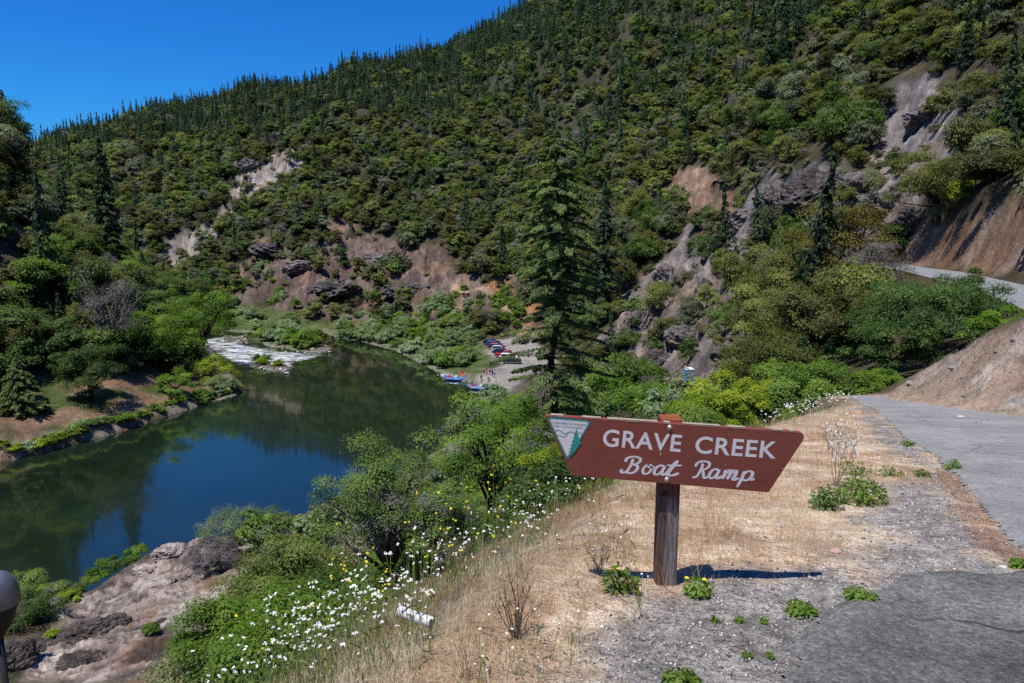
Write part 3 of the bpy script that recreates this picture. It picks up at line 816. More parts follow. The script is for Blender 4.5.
def merged(name, V, F, sh, mb, mleaf, mbark):
    """crown and trunk in one mesh, for trees too far off to show parts"""
    tv = np.array(mb.v); tf = np.array([f for f in mb.f if len(f) == 4])
    VV = np.concatenate([V, tv]); FF = np.concatenate([F, tf + len(V)])
    return np_mesh(name, VV, FF, [mleaf, mbark], {'shade': np.concatenate([sh, np.full(len(tv), .5)])}, False, np.concatenate([np.zeros(len(F)), np.ones(len(tf))]))

ML_OAK = mat_leaf('leaf_oak', (.034, .043, .012), (.130, .143, .038), (.26, .255, .075), .40, .9)
ML_FIR = mat_leaf('needle_fir', (.016, .038, .020), (.054, .096, .046), (.125, .18, .085), .30, .7)
ML_BRUSH = mat_leaf('leaf_brush', (.042, .048, .020), (.125, .132, .056), (.23, .23, .11), .25, .7)
ML_DEAD = mat_leaf('twig_grey', (.08, .068, .06), (.18, .16, .147), (.29, .265, .245), .05, .5)
ML_GREEN = mat_leaf('leaf_green', (.032, .068, .010), (.125, .215, .030), (.27, .37, .065), .48, .3)
ML_LIME = mat_leaf('leaf_lime', (.060, .105, .007), (.215, .285, .020), (.41, .46, .05), .48, .25)
ML_WILLOW = mat_leaf('leaf_willow', (.06, .10, .042), (.19, .26, .125), (.34, .40, .24), .42, .5)
ML_BRONZE = mat_leaf('leaf_bronze', (.04, .036, .009), (.125, .098, .022), (.21, .165, .045), .28, .2)
ML_DARK = mat_leaf('leaf_dark', (.018, .038, .009), (.060, .110, .024), (.13, .20, .048), .36, .25)
ML_LICHEN = mat_leaf('leaf_lichen', (.046, .078, .016), (.14, .22, .045), (.29, .37, .11), .45, .25)
MB_BARK = mat_bark('bark_brown', (.035, .026, .02), (.12, .095, .075))
MB_GREY = mat_bark('bark_grey', (.09, .08, .07), (.26, .235, .21))
MB_DARK = mat_bark('bark_dark', (.018, .014, .011), (.07, .055, .045))

def far_oak(seed, n=26, per=34, leaf=.62, wide=1.0, mat=None, bark=None, nm='oak_tree'):
    rs = np.random.RandomState(seed)
    V, F, sh, C = crown_mesh('c', rs, None, leaf, .7, rx=2.5 * wide, ry=2.5 * wide, rz=2.5, cz=3.1, nclump=n, cr=1.15, per=per, low=-.55)
    return merged(nm, V, F, sh, limbs(rs, C, 0, .16, 5, 1.8, n=5), mat or ML_OAK, bark or MB_BARK)
def far_fir(seed, nwh=20, per=9, card=1.2, R=3.6, h=17, start=.06, mat=None):
    rs = np.random.RandomState(seed)
    V, F, sh, B = conifer_arrays(rs, h, R, start, nwh, card, per, .22, .16, .4, 1.0 + .25 * (seed % 3) / 2)
    return merged('fir_tree', V, F, sh, conifer_trunk(rs, h, .26, B[::9], 1, n=5), mat or ML_FIR, MB_DARK)
def far_dead(seed):
    rs = np.random.RandomState(seed)
    V, F, sh, C = crown_mesh('c', rs, None, .55, .14, rx=2.0, ry=2.0, rz=1.9, cz=2.5, nclump=20, cr=1.0, per=40, low=-.5)
    return merged('bare_tree', V, F, sh, limbs(rs, C, 0, .13, 9, 1.3, n=5), ML_DEAD, MB_GREY)
ML_DARK_ = None
def far_brush(seed, mat=None, leaf=.34, nm='brush_shrub', n=15, per=32):
    rs = np.random.RandomState(seed)
    V, F, sh, C = crown_mesh('c', rs, None, leaf, .65, rx=1.25, ry=1.25, rz=.85, cz=.75, nclump=n, cr=.55, per=per, low=-.6)
    return merged(nm, V, F, sh, limbs(rs, C, 0, .05, 5, .4, n=4, base=(0, 0, -.2)), mat or ML_BRUSH, MB_BARK)

ML_GREYG = mat_leaf('leaf_greygreen', (.045, .055, .03), (.14, .16, .09), (.25, .27, .16), .35, .6)
ML_HILLG = mat_leaf('leaf_hillgreen', (.028, .05, .010), (.10, .155, .035), (.22, .29, .07), .42, .6)
OAK_KINDS = [(ML_OAK, 'round olive green oak')] * 4 + [(ML_GREYG, 'dull grey green oak'), (ML_HILLG, 'fresh green oak'), (ML_DARK, 'dark green oak'), (ML_GREYG, 'dull grey green oak')]
OAK_FAR = [far_oak(100 + i, 22 + 3 * (i % 3), wide=.85 + .14 * (i % 3), mat=m) for i, (m, _) in enumerate(OAK_KINDS)]
OAK_MID = [far_oak(120 + i, 38 + 5 * (i % 3), 95, .30, .85 + .13 * (i % 3), mat=m) for i, (m, _) in enumerate(OAK_KINDS)]
FIR_FAR = [far_fir(140 + i, R=3.0 + .55 * (i % 3), h=15 + 1.5 * (i % 4)) for i in range(5)]
FIR_MID = [far_fir(150 + i, 32, 24, .72, 3.2 + .5 * (i % 2)) for i in range(4)]
DEAD = [far_dead(160 + i) for i in range(3)]
BRUSH = [far_brush(170 + i) for i in range(4)]
BRUSH_MID = [far_brush(180 + i, None, .2, n=24, per=60) for i in range(4)]
WILLOW = [far_brush(190 + i, ML_WILLOW, .26, 'willow_shrub', 22, 60) for i in range(4)]
GREENB = [far_brush(200 + i, ML_GREEN, .26, 'leafy_shrub', 22, 60) for i in range(4)]
BRUSH_NEAR = [far_brush(220 + i, m, .085, n=34, per=240) for i, m in enumerate([ML_BRUSH, ML_GREEN, ML_DARK, ML_LICHEN, ML_GREEN])]
LIMEB = [far_brush(206 + i, ML_LIME, .24, 'leafy_shrub', 22, 60) for i in range(3)]
GRNTREE = [far_oak(210 + i, 40, 85, .32, .95, (ML_GREEN, ML_DARK, ML_HILLG)[i], MB_BARK, 'broadleaf_tree') for i in range(3)]

# ------------------------------------------------------------------ where the wild trees stand
def scatter_candidates():
    out = []
    rs = np.random.RandomState(5)
    for r0, r1, cell in ((58, 150, 2.9), (150, 330, 3.3), (330, 760, 4.0), (330, 620, 5.2)):
        g = np.arange(-r1, r1, cell); X, Y = np.meshgrid(g, g)
        X = X + (rs.rand(*X.shape) - .5) * cell * .95; Y = Y + (rs.rand(*Y.shape) - .5) * cell * .95
        r = np.hypot(X, Y); m = (r >= r0) & (r < r1) & (Y > 20) & (np.abs(np.arctan2(X, Y)) < math.radians(44.5))
        if cell == 5.2: m &= (X < -20) & (Y > 250)              # the dense firs on the far ridge
        out.append(np.stack([X[m], Y[m], np.full(m.sum(), cell)], -1))
    return np.concatenate(out)
CAND = scatter_candidates()
cxs, cys = CAND[:, 0], CAND[:, 1]
czs = HG(cxs, cys)
vis = visible(cxs, cys, czs + 8.0, 0.0)
CAND = CAND[vis]; cxs, cys, czs = cxs[vis], cys[vis], czs[vis]
cr_ = np.hypot(cxs, cys); cpx, cpy = project(cxs, cys, czs)
rs = np.random.RandomState(11)
dens = np.ones(len(cxs))
def zn_(name, soft=8, jit=20): return zone(name, cxs, cys, czs, soft, jit, cpx, cpy)
clump = fbm(cxs, cys, 26, 3, 44)
open_ = fbm(cxs, cys, 34, 4, 82)
LH_ = (cxs < -25) & (cys < 235) & (cpx < 250)
dens *= 1 - smooth(.12, .24, open_) * .5 * ~LH_
dens *= 1 - zn_('slope_rock', 11, 70) * (.93 - smooth(-.02, .18, clump) * .6)
dens *= 1 - zn_('pale_slide', 7, 40) * (.85 - smooth(-.05, .15, clump) * .4)
dens *= 1 - zn_('orange_cliff', 6, 26) * .95
dens *= 1 - zn_('grey_cliff', 7, 40) * (.88 - smooth(-.05, .15, clump) * .4)
dens *= 1 - zn_('talus', 8, 50) * (.90 - smooth(-.05, .15, clump) * .5)
dens *= 1 - zn_('orange_cut', 6, 6) * .95
dens *= 1 - zn_('ravine_rock', 11, 70) * np.clip(.74 - smooth(-.06, .14, clump) * .6, 0, 1)
dens *= 1 - zn_('terrace', 5, 6)
dens *= 1 - zn_('shelf', 10, 4)
dens *= 1 - zn_('grass_bar', 4, 4)
dens *= 1 - zn_('gully', 8, 4) * .45
sr_ = sdist(cxs, cys, RIVER)
dens *= smooth(2, 9, sr_); dens *= smooth(1, 5, sdist(cxs, cys, LOT)); dens *= smooth(3.6, 5.5, seg_dist(cxs, cys, FROAD)[0]); dens *= smooth(2, 5, seg_dist(cxs, cys, PATH)[0])
dens *= smooth(6, 16, sdist(cxs, cys, BENCH))
dens *= ~((cpx > 655) & (cpx < 720) & (cpy > 368) & (cr_ < 118))
dens *= ~((cpx > 872) & (cpy > 258) & (cr_ < 84))
dens *= ~((cpx > 462) & (cpx < 562) & (cpy > 352) & (cpy < 450) & (cr_ > 60) & (cr_ < 175))
nearshore = (cr_ < 100) & (sr_ < 22) & (cxs < 0); dens[nearshore] = 0
# keep the far bank of the near slope clear where the big foreground trees are placed by hand
dens *= 1 - ((cr_ < 75) & (cxs < 3)) * 1.0
keep = rs.rand(len(cxs)) < dens
CAND = CAND[keep]; cxs, cys, czs, cr_, cpx, cpy, clump = cxs[keep], cys[keep], czs[keep], cr_[keep], cpx[keep], cpy[keep], clump[keep]
sr_ = sr_[keep]
N = len(cxs)
rk = np.clip(sum(zone(n, cxs, cys, czs, 14, 20, cpx, cpy) for n in ('slope_rock', 'pale_slide', 'grey_cliff', 'talus', 'ravine_rock', 'orange_cut', 'orange_cliff')), 0, 1)
left_hill = (cxs < -25) & (cys < 235) & (cpx < 250)
up = smooth(45, 150, czs + 60 * fbm(cxs, cys, 90, 3, 9)) * (cpx < 1500)
pf = .04 + .75 * up * smooth(560, 380, cpx) + .55 * up * smooth(380, 560, cpx)
pf = np.where(left_hill, .03, pf); pf = np.where(rk > .5, .015, pf)
pf = np.where((cpx < 460) & (cpy < 150 - .1 * (cpx - 100)) & (cr_ > 350), .74, pf)
u = rs.rand(N)
kind = np.where(u < pf, 'fir', 'oak')
u2 = rs.rand(N)
kind = np.where((kind == 'oak') & (u2 < .09 + .14 * smooth(.05, .25, fbm(cxs, cys, 40, 2, 61))), 'bare', kind)
kind = np.where((kind != 'fir') & ((rk > .35) & (u2 < .55) | (u2 > .86)), 'brush', kind)
kind = np.where((cr_ < 125) & (cpx > 540) & (cpx < 720) & (cpy > 360) & (kind != 'bare'), 'green', kind)
kind = np.where(left_hill & (cpy > 250) & (rs.rand(N) < np.where(cpx > 120, .75, .3)) & (kind != 'fir'), 'green', kind)
size = .5 + .72 * rs.rand(N) ** 1.2
size *= np.where(rk > .4, .95, 1.0) * np.where(cr_ < 150, .82, 1.0)
size = np.where(kind == 'brush', size * 1.35, size)
size = np.where(left_hill, size * 1.2, size)
size = np.where((kind == 'oak') & (cr_ > 330), size * 1.05, size)
size = np.where(kind == 'fir', (.30 + .72 * rs.rand(N) ** 1.8) * np.where(cr_ > 330, np.where(cpx < 470, .78, .9), .9), size)
rot = rs.rand(N) * 6.283
PXS = np.where(kind == 'fir', 17, np.where(kind == 'brush', 2.2, 5.2)) * size * FPX / cr_
GROUPS = {
 'left': 'trees crowding the steep hill on the left bank', 'rock': 'trees dotted over the bare rocky slopes', 'ravine': 'trees on the ravine side above the far road', 'hill': 'trees covering the mountainside across the river'}
WHAT = {'oak': ('oak_tree', 'round olive green oak', 'tree'), 'fir': ('fir_tree', 'dark narrow pointed fir', 'tree'), 'bare': ('bare_tree', 'leafless grey twiggy tree', 'tree'),
        'brush': ('brush_shrub', 'low dull olive brush', 'shrub'), 'green': ('broadleaf_tree', 'leafy green broadleaf tree', 'tree')}
WHERE = {'left': 'growing on the steep shaded hill on the left bank', 'rock': 'growing out of the bare rocky slope', 'ravine': 'growing on the ravine side near the grey far road', 'hill': 'growing on the big mountainside across the river'}
def pick(k, r, i):
    if k == 'oak': return (OAK_MID if r < 260 else OAK_FAR)[i % 8]
    if k == 'fir': return (FIR_MID if r < 260 else FIR_FAR)[i % (4 if r < 260 else 5)]
    if k == 'bare': return DEAD[i % 3]
    if k == 'green': return GRNTREE[i % 3]
    return (BRUSH_MID if r < 260 else BRUSH)[i % 4]
limit = {'oak': 260, 'fir': 230, 'bare': 120, 'brush': 220, 'green': 200}
order = np.argsort(-PXS); used = {k: 0 for k in limit}; rest = []
for i in order:
    k = str(kind[i])
    inframe = -20 < cpx[i] < 1044 and -30 < cpy[i] < 700
    if used[k] >= limit[k] or not inframe:
        rest.append(i); continue
    used[k] += 1
    nm, what, cat = WHAT[k]
    w = 'left' if left_hill[i] else 'rock' if rk[i] > .4 else 'ravine' if (cpx[i] > 740 and cr_[i] < 170) else 'hill'
    o = link(bpy.data.objects.new(nm, pick(k, cr_[i], int(i))))
    o.location = (cxs[i], cys[i], czs[i] - .15); s = float(size[i]); o.scale = (s, s, s * (.8 + .65 * rs.rand())); o.rotation_euler = (.08 * rs.normal(), .08 * rs.normal(), rot[i])
    if k == 'oak': what = OAK_KINDS[int(i) % 8][1]
    tag(o, what + ' ' + WHERE[w], cat, (GROUPS[w]).replace('trees', {'oak': 'oaks', 'fir': 'firs', 'bare': 'bare trees', 'brush': 'brush', 'green': 'leafy trees'}[k]))

# everything smaller than those reads as one mass of forest
def mass(name, label, cat, idx, protos):
    if len(idx) == 0: return
    pc = bpy.data.collections.new(name + ' kinds')
    srcs = []
    for i, me in enumerate(protos):
        o = bpy.data.objects.new('proto', me); pc.objects.link(o); srcs.append(o)
    idx = np.array(idx)
    me = bpy.data.meshes.new(name); me.vertices.add(len(idx))
    me.vertices.foreach_set('co', np.stack([cxs[idx], cys[idx], czs[idx] - .15], -1).astype(np.float32).ravel())
    a = me.attributes.new('size', 'FLOAT', 'POINT'); a.data.foreach_set('value', size[idx].astype(np.float32))
    a = me.attributes.new('turn', 'FLOAT', 'POINT'); a.data.foreach_set('value', rot[idx].astype(np.float32))
    a = me.attributes.new('sort', 'INT', 'POINT'); a.data.foreach_set('value', (np.arange(len(idx)) * 7919 % len(protos)).astype(np.int32))
    o = link(bpy.data.objects.new(name, me)); tag(o, label, cat, None, 'stuff')
    ng = bpy.data.node_groups.new(name, 'GeometryNodeTree')
    ng.interface.new_socket('Geometry', in_out='INPUT', socket_type='NodeSocketGeometry'); ng.interface.new_socket('Geometry', in_out='OUTPUT', socket_type='NodeSocketGeometry')
    n = ng.nodes; l = ng.links
    gi = n.new('NodeGroupInput'); go = n.new('NodeGroupOutput'); ip = n.new('GeometryNodeInstanceOnPoints'); ci = n.new('GeometryNodeCollectionInfo')
    ci.inputs['Collection'].default_value = pc; ci.inputs['Separate Children'].default_value = True; ci.inputs['Reset Children'].default_value = True
    mp_ = n.new('GeometryNodeMeshToPoints'); l.new(gi.outputs[0], mp_.inputs[0]); l.new(mp_.outputs[0], ip.inputs['Points']); l.new(ci.outputs[0], ip.inputs['Instance'])
    ip.inputs['Pick Instance'].default_value = True
    def na(nm, ty):
        q = n.new('GeometryNodeInputNamedAttribute'); q.data_type = ty; q.inputs['Name'].default_value = nm; return [s for s in q.outputs if s.enabled][0]
    l.new(na('sort', 'INT'), ip.inputs['Instance Index']); l.new(na('size', 'FLOAT'), ip.inputs['Scale'])
    cx_ = n.new('ShaderNodeCombineXYZ'); l.new(na('turn', 'FLOAT'), cx_.inputs[2]); l.new(cx_.outputs[0], ip.inputs['Rotation'])
    l.new(ip.outputs[0], go.inputs[0])
    md = o.modifiers.new('spread', 'NODES'); md.node_group = ng
    return o
rest = np.array(rest, int)
for k, nm, lb, pr in (('oak', 'oak_woods', 'far oak woods spread over the mountainside', OAK_FAR), ('fir', 'fir_woods', 'far dark fir woods along the top of the mountainside', FIR_FAR), ('bare', 'bare_woods', 'far grey leafless thickets among the oaks', DEAD),
                      ('brush', 'undergrowth', 'far low olive brush between the trees', BRUSH), ('green', 'leafy_woods', 'far leafy green woods', GRNTREE)):
    mass(nm, lb, 'woods' if k != 'brush' else 'undergrowth', rest[kind[rest] == k], pr)
print('TREES', N, used, len(rest))
# ------------------------------------------------------------------ trees and bushes close enough to single out
def crown_part(nm, parent, mat, V, F, sh):
    return link(bpy.data.objects.new(nm, np_mesh(nm, V, F, mat, {'shade': sh})), parent)

def near_plant(name, label, cat, px, top, d, wpx, mat, bark=MB_BARK, leaf=.10, ncl=45, per=320, cr=.19, flat=.8, low=-.55, hollow=.4, asp=.6, seed=0, split=.3, group=None, stem=.035, nl=14, base_up=0.0, lean=(0, 0), grey=0, twigs=2, hmin=.8):
    rs = np.random.RandomState(1000 + seed)
    p = at_depth(px, top, d); z0 = hgt(p[0], p[1]); h = max(p[2] - z0, hmin); w = wpx / FPX * math.hypot(p[0], p[1])
    rx = w / 2 * .92; rz = h * (1 - base_up) / 2 * .95; czz = h * base_up + rz * 1.05
    t = empty(name, (p[0], p[1], z0 - .05), rs.rand() * 6.28); tag(t, label, cat, group)
    P, N, sh, C = crown_points(rs, rx, rx, rz, czz, ncl, cr * (rx + rz) , per, flat, low, hollow, lean)
    V, F = cards(P, N, leaf * (.65 + .7 * rs.rand(len(P))), leaf * asp * (.65 + .7 * rs.rand(len(P))), rs)
    crown_part('crown', t, mat, V, F, np.repeat(sh, 4))
    mb = limbs(rs, C, 0, max(.02, stem * h), nl, h * split, n=8, twigs=twigs)
    mb.build('trunk', bark, t, True)
    if grey:                                        # bare grey twigs showing between the leaves
        P, N, s2, C2 = crown_points(rs, rx * .98, rx * .98, rz * .95, czz, grey, cr * (rx + rz), 90, flat, -.6, .5)
        V, F = cards(P, N, leaf * 2.6 * (.5 + rs.rand(len(P))), leaf * .16, rs)
        crown_part('twigs', t, ML_DEAD, V, F, np.repeat(s2, 4))
    return t

def near_fir(label, px, top, d, R, nwh=46, card=.5, per=60, seed=0, start=.3, bare=(), gap=.15, ragged=.35, group=None, taper=.85, mat=None, r0=None, low_gap=0.0, nm='fir_tree'):
    rs = np.random.RandomState(2000 + seed)
    p = at_depth(px, top, d); z0 = hgt(p[0], p[1]); h = p[2] - z0
    t = empty(nm, (p[0], p[1], z0 - .1)); tag(t, label, 'tree', group)
    V, F, sh, B = conifer_arrays(rs, h, R, start, nwh, card, per, .26, gap, ragged, taper, low_gap)
    crown_part('crown', t, mat or ML_FIR, V, F, sh)
    conifer_trunk(rs, h, r0 or .018 * h, B, 1, [(h * (.1 + (start - .02) * rs.rand()), R * (.4 + .5 * rs.rand())) for _ in range(len(bare) or 0)], 10).build('trunk', MB_DARK, t, True)
    print('FIR', label[:30], round(h, 1)); return t

ML_FIRNEAR = mat_leaf('needle_near_fir', (.04, .062, .022), (.14, .19, .065), (.29, .35, .14), .42, .1)
near_fir('tall ragged fir with bare lower trunk standing behind the brown sign', 558, 126, 46, 3.0, 74, .24, 300, 1, .08, range(44), .24, .65, None, .42, ML_FIRNEAR, .26, low_gap=.46)
near_fir('small dark cone shaped fir at the left edge on the left bank', 16, 358, 113, 4.3, 30, .5, 90, 2, .03, gap=.02, ragged=.25, mat=ML_FIRNEAR)

near_fir('tall slender fir rising above the oaks on the left hill', 98, 138, 178, 4.4, 40, .8, 60, 4, .1, gap=.1, ragged=.3)
near_fir('dark fir beside the parking area tall behind the ragged fir', 606, 182, 175, 3.8, 40, .8, 60, 5, .05, gap=.08)

SD = [0]
def plant(*a, **k):
    SD[0] += 1; return near_plant(*a, seed=SD[0], **k)
# on the slope just below the sign, from the river side to the right
plant('leafy_tree', 'slender bright green tree left of the sign with a visible dark trunk', 'tree', 492, 400, 28, 108, ML_GREEN, MB_DARK, .095, 46, 300, .15, base_up=.26, split=.4, grey=14, nl=22)
plant('leafy_tree', 'grey green many stemmed tree hung with pale twigs above the river', 'tree', 386, 432, 27, 132, ML_LICHEN, MB_GREY, .095, 56, 290, .14, base_up=.16, split=.16, grey=24, nl=30, hollow=.3)
plant('leafy_tree', 'small grey green tree between the two leafy trees left of the sign', 'tree', 440, 478, 25.5, 76, ML_LICHEN, MB_GREY, .09, 36, 300, .16, base_up=.1, grey=40, nl=20)
plant('round_bush', 'big rounded dark olive bush beside the rocky river shelf', 'bush', 286, 534, 26, 128, mat_leaf('leaf_round_bush', (.03, .05, .010), (.115, .155, .03), (.23, .27, .065), .36, .1), MB_BARK, .095, 70, 420, .14)
plant('leafy_bush', 'glossy fresh green bush at the bottom edge below the dark round bush', 'bush', 236, 600, 17, 124, ML_GREEN, MB_BARK, .075, 64, 460, .15)
plant('leafy_bush', 'bright green sapling bush between the glossy bush and the flowers', 'bush', 312, 600, 15, 66, ML_GREEN, MB_BARK, .065, 44, 360, .16)
plant('lime_bush', 'yellow green bush under the left end of the sign', 'bush', 572, 452, 15, 112, ML_LIME, MB_BARK, .06, 60, 420, .14)
plant('lime_bush', 'yellow green bush under the middle of the sign behind the white flowers', 'bush', 636, 466, 15.5, 88, ML_LIME, MB_BARK, .06, 44, 380, .15)
plant('leafy_bush', 'dark leafy bush between the slender tree and the yellow green bush', 'bush', 525, 500, 19, 70, ML_DARK, MB_BARK, .08, 40, 320, .16)
plant('leafy_tree', 'broad green tree standing at the foot of the ragged fir', 'tree', 514, 396, 44, 70, ML_GREEN, MB_BARK, .15, 50, 300, .16, grey=10)
plant('leafy_tree', 'grey twiggy tree leaning behind the left end of the sign', 'tree', 538, 425, 36, 60, ML_LICHEN, MB_GREY, .12, 34, 200, .16, grey=40)
plant('leafy_tree', 'green tree right of the ragged fir above the sign', 'tree', 604, 372, 60, 66, ML_GREEN, MB_BARK, .18, 40, 260, .17, grey=8)
plant('leafy_tree', 'pale green tree in the gully above the middle of the sign', 'tree', 640, 368, 66, 62, ML_LICHEN, MB_GREY, .19, 36, 240, .17, grey=18)
plant('leafy_tree', 'green tree in the gully left of the blue toilet', 'tree', 662, 382, 54, 56, ML_GREEN, MB_BARK, .16, 36, 240, .17)
plant('leafy_bush', 'grey green bush below the blue toilet', 'bush', 690, 398, 46, 52, ML_LICHEN, MB_GREY, .15, 30, 240, .18, grey=12)
plant('lime_bush', 'lime green bush above the right half of the sign', 'bush', 712, 396, 24, 78, ML_LIME, MB_BARK, .085, 50, 380, .15)
plant('lime_bush', 'lime green bush above the right end of the sign', 'bush', 752, 382, 26, 78, ML_LIME, MB_BARK, .09, 50, 380, .15)
plant('leafy_bush', 'widest bright green bush in the row before the road', 'bush', 798, 366, 27, 112, ML_GREEN, MB_BARK, .09, 70, 420, .14)
plant('leafy_bush', 'bright green bush where the dry grass meets the road', 'bush', 848, 372, 27.5, 66, ML_GREEN, MB_BARK, .09, 40, 360, .16)
plant('leafy_bush', 'low green bush beside the far end of the road', 'bush', 880, 370, 30, 50, ML_GREEN, MB_BARK, .1, 30, 300, .17)
plant('round_bush', 'rounded yellow olive bush behind the bright green row', 'bush', 776, 330, 37, 92, mat_leaf('leaf_olive', (.03, .04, .008), (.10, .115, .022), (.19, .20, .045), .3, .1), MB_BARK, .12, 60, 360, .15)
plant('oak_tree', 'spreading olive oak behind the rounded bush with a forked trunk', 'tree', 822, 274, 50, 108, ML_OAK, MB_DARK, .17, 60, 330, .14, base_up=.2)
plant('oak_tree', 'dense olive oak left of the spreading oak', 'tree', 768, 272, 64, 70, ML_OAK, MB_DARK, .19, 44, 300, .15, base_up=.15)
plant('bronze_tree', 'bronze leaved tree crowning the oaks below the grey cliff', 'tree', 846, 204, 66, 108, ML_BRONZE, MB_DARK, .2, 60, 300, .14, base_up=.2)
plant('oak_tree', 'green oak below the bronze leaved tree', 'tree', 796, 232, 70, 76, ML_OAK, MB_DARK, .2, 44, 280, .15, base_up=.15)
plant('bare_tree', 'silver grey leafless tree right of the bronze leaved tree', 'tree', 876, 236, 60, 62, ML_DEAD, MB_GREY, .38, 40, 130, .16, asp=.09, base_up=.15, nl=26)
plant('dark_bush', 'broad dark green bush behind the cut bank at the road', 'bush', 935, 284, 40, 142, ML_DARK, MB_BARK, .13, 80, 400, .13)
plant('dark_bush', 'dark green bush at the near end of the road before the bank', 'bush', 893, 318, 36, 74, ML_DARK, MB_BARK, .12, 50, 340, .15)
plant('dark_bush', 'dark green bush hanging over the far road', 'bush', 960, 268, 46, 46, ML_DARK, MB_BARK, .14, 50, 340, .15)
plant('leafy_bush', 'bright green bush behind the crest of the cut bank', 'bush', 1006, 313, 34, 58, ML_GREEN, MB_BARK, .11, 40, 300, .16)
plant('oak_tree', 'large dark oak above the far road at the right edge', 'tree', 1000, 150, 78, 96, ML_OAK, MB_DARK, .22, 60, 300, .14, base_up=.12)
plant('oak_tree', 'crooked oak above the orange road cut', 'tree', 946, 152, 88, 84, ML_OAK, MB_DARK, .23, 50, 280, .15, base_up=.15)
plant('leafy_bush', 'bright yellow green bush among the oaks above the road cut', 'bush', 962, 178, 84, 30, ML_LIME, MB_BARK, .2, 24, 160, .2)
plant('oak_tree', 'oak filling the top right corner above the talus', 'tree', 1004, 78, 105, 90, ML_OAK, MB_DARK, .26, 50, 260, .15)
# left bank
plant('leafy_bush', 'rounded dark green bush on the left bank beside the grassy terrace', 'bush', 86, 342, 122, 50, ML_DARK, MB_DARK, .3, 44, 240, .16)
plant('bare_tree', 'pinkish grey leafless tree on the left bank before the dark woods', 'tree', 106, 268, 138, 66, ML_DEAD, MB_GREY, .7, 44, 130, .15, asp=.1, base_up=.15, nl=24)
plant('dark_tree', 'dark tree at the top left edge against the sky', 'tree', 4, 96, 172, 30, ML_DARK, MB_DARK, .5, 30, 150, .18)
for i, (px, top, d, w, k, lb) in enumerate([
    (150, 312, 150, 70, 'g', 'tall green tree at the shore end of the left woods'), (196, 292, 168, 60, 'g', 'tall green tree at the tip of the left bank beside the rapids'), (122, 330, 142, 56, 'd', 'dark leafy tree at the front of the left woods'),
    (176, 340, 156, 50, 'd', 'dark leafy tree behind the pale shore bush'), (48, 322, 132, 56, 'd', 'dark leafy tree behind the cone shaped fir')]):
    plant('leafy_tree', lb, 'tree', px, top, d, w, ML_GREEN if k == 'g' else ML_DARK, MB_DARK, .42, 44, 200, .16)
for px, top, d, w, m, lb in [
    (176, 374, 134, 38, ML_GREEN, 'fresh green bush on the left bank at the edge of the woods'), (216, 356, 152, 42, ML_LIME, 'bright green bush at the tip of the left bank'), (222, 377, 143, 32, ML_WILLOW, 'silvery bush at the tip of the left bank beside the water'),
    (203, 388, 138, 20, ML_GREEN, 'low green bush at the waterline under the silvery bush'), (126, 421, 119, 22, ML_GREEN, 'green bush at the waterline below the grassy terrace')]:
    plant('shore_bush', lb, 'bush', px, top, d, w, m, MB_BARK, .3, 26, 150, .2, hmin=1.2)
# on the rock shelf by the near shore
for px, top, d, w, m, lb, gy in [
    (236, 511, 70, 76, ML_WILLOW, 'silvery green willow bush at the water end of the rock shelf', 10), (212, 541, 64, 56, ML_DEAD, 'grey brown twiggy bush on the rock shelf below the willow', 20), (268, 520, 66, 50, ML_WILLOW, 'second silvery willow half behind the dark round bush', 6),
    (116, 556, 70, 40, ML_GREEN, 'low green bush along the water edge of the rock shelf', 0), (138, 545, 73, 22, ML_GREEN, 'upright green bush at the corner of the rock shelf', 0), (97, 572, 67, 30, ML_GREEN, 'low green bush at the lower water edge of the shelf', 0),
    (56, 585, 60, 44, ML_LICHEN, 'grey green bush on the shore left of the rock shelf', 14), (66, 594, 58, 24, ML_LIME, 'small lime bush on the shore left of the rock shelf', 0), (28, 574, 62, 40, ML_LICHEN, 'pale green bush at the shore beside the domed post', 10),
    (18, 600, 52, 62, ML_DARK, 'dark scrubby bush at the lower left edge', 8), (40, 612, 53, 36, ML_DARK, 'dark green bush right of the scrubby bush at the lower left', 4), (152, 641, 48, 15, ML_GREEN, 'tiny green plant in the rust coloured rock', 0), (53, 642, 50, 13, ML_LIME, 'tiny lime plant among the dark rocks', 0)]:
    plant('shore_bush', lb, 'bush', px, top, d, w, m, MB_BARK if m is not ML_DEAD else MB_GREY, .16 if m is not ML_DEAD else .3, 34, 220, .18, asp=.5 if m is not ML_DEAD else .12, grey=gy, hmin=.6)

# willows and green bushes on the bars: small, many, told apart only by where they stand
def bushes(n, poly_px, z, protos, s0, s1, group, label, seed, nm, bank=True):
    rs = np.random.RandomState(seed); P = np.array([at_z(px, py, z)[:2] for px, py in poly_px]); k = 0; pts = []
    for _ in range(4000):
        if k >= n: break
        x = P[:, 0].min() + rs.rand() * np.ptp(P[:, 0]); y = P[:, 1].min() + rs.rand() * np.ptp(P[:, 1])
        A = np.array([x]); B = np.array([y])
        if not inside(A, B, P)[0] or sdist(A, B, LOT)[0] < 1.5: continue
        if any((x - a) ** 2 + (y - b) ** 2 < (.85 * s0) ** 2 for a, b in pts): continue
        sr = max([sdist(A, B, RIVER)[0]] + [-sdist(A, B, q)[0] for q in ISLANDS])
        if sr < .8: continue
        qx, qy = project(x, y, 1.0)
        if qx > 473 and 345 < qy < 396: continue
        pts.append((x, y)); me = protos[int(rs.randint(len(protos)))]; s = s0 + (s1 - s0) * rs.rand()
        o = link(bpy.data.objects.new(nm, me)); o.location = (x, y, hgt(x, y) - .1); o.scale = (s, s, s * (.85 + .4 * rs.rand())); o.rotation_euler = (0, 0, rs.rand() * 6.28)
        tag(o, label, 'bush', group); k += 1
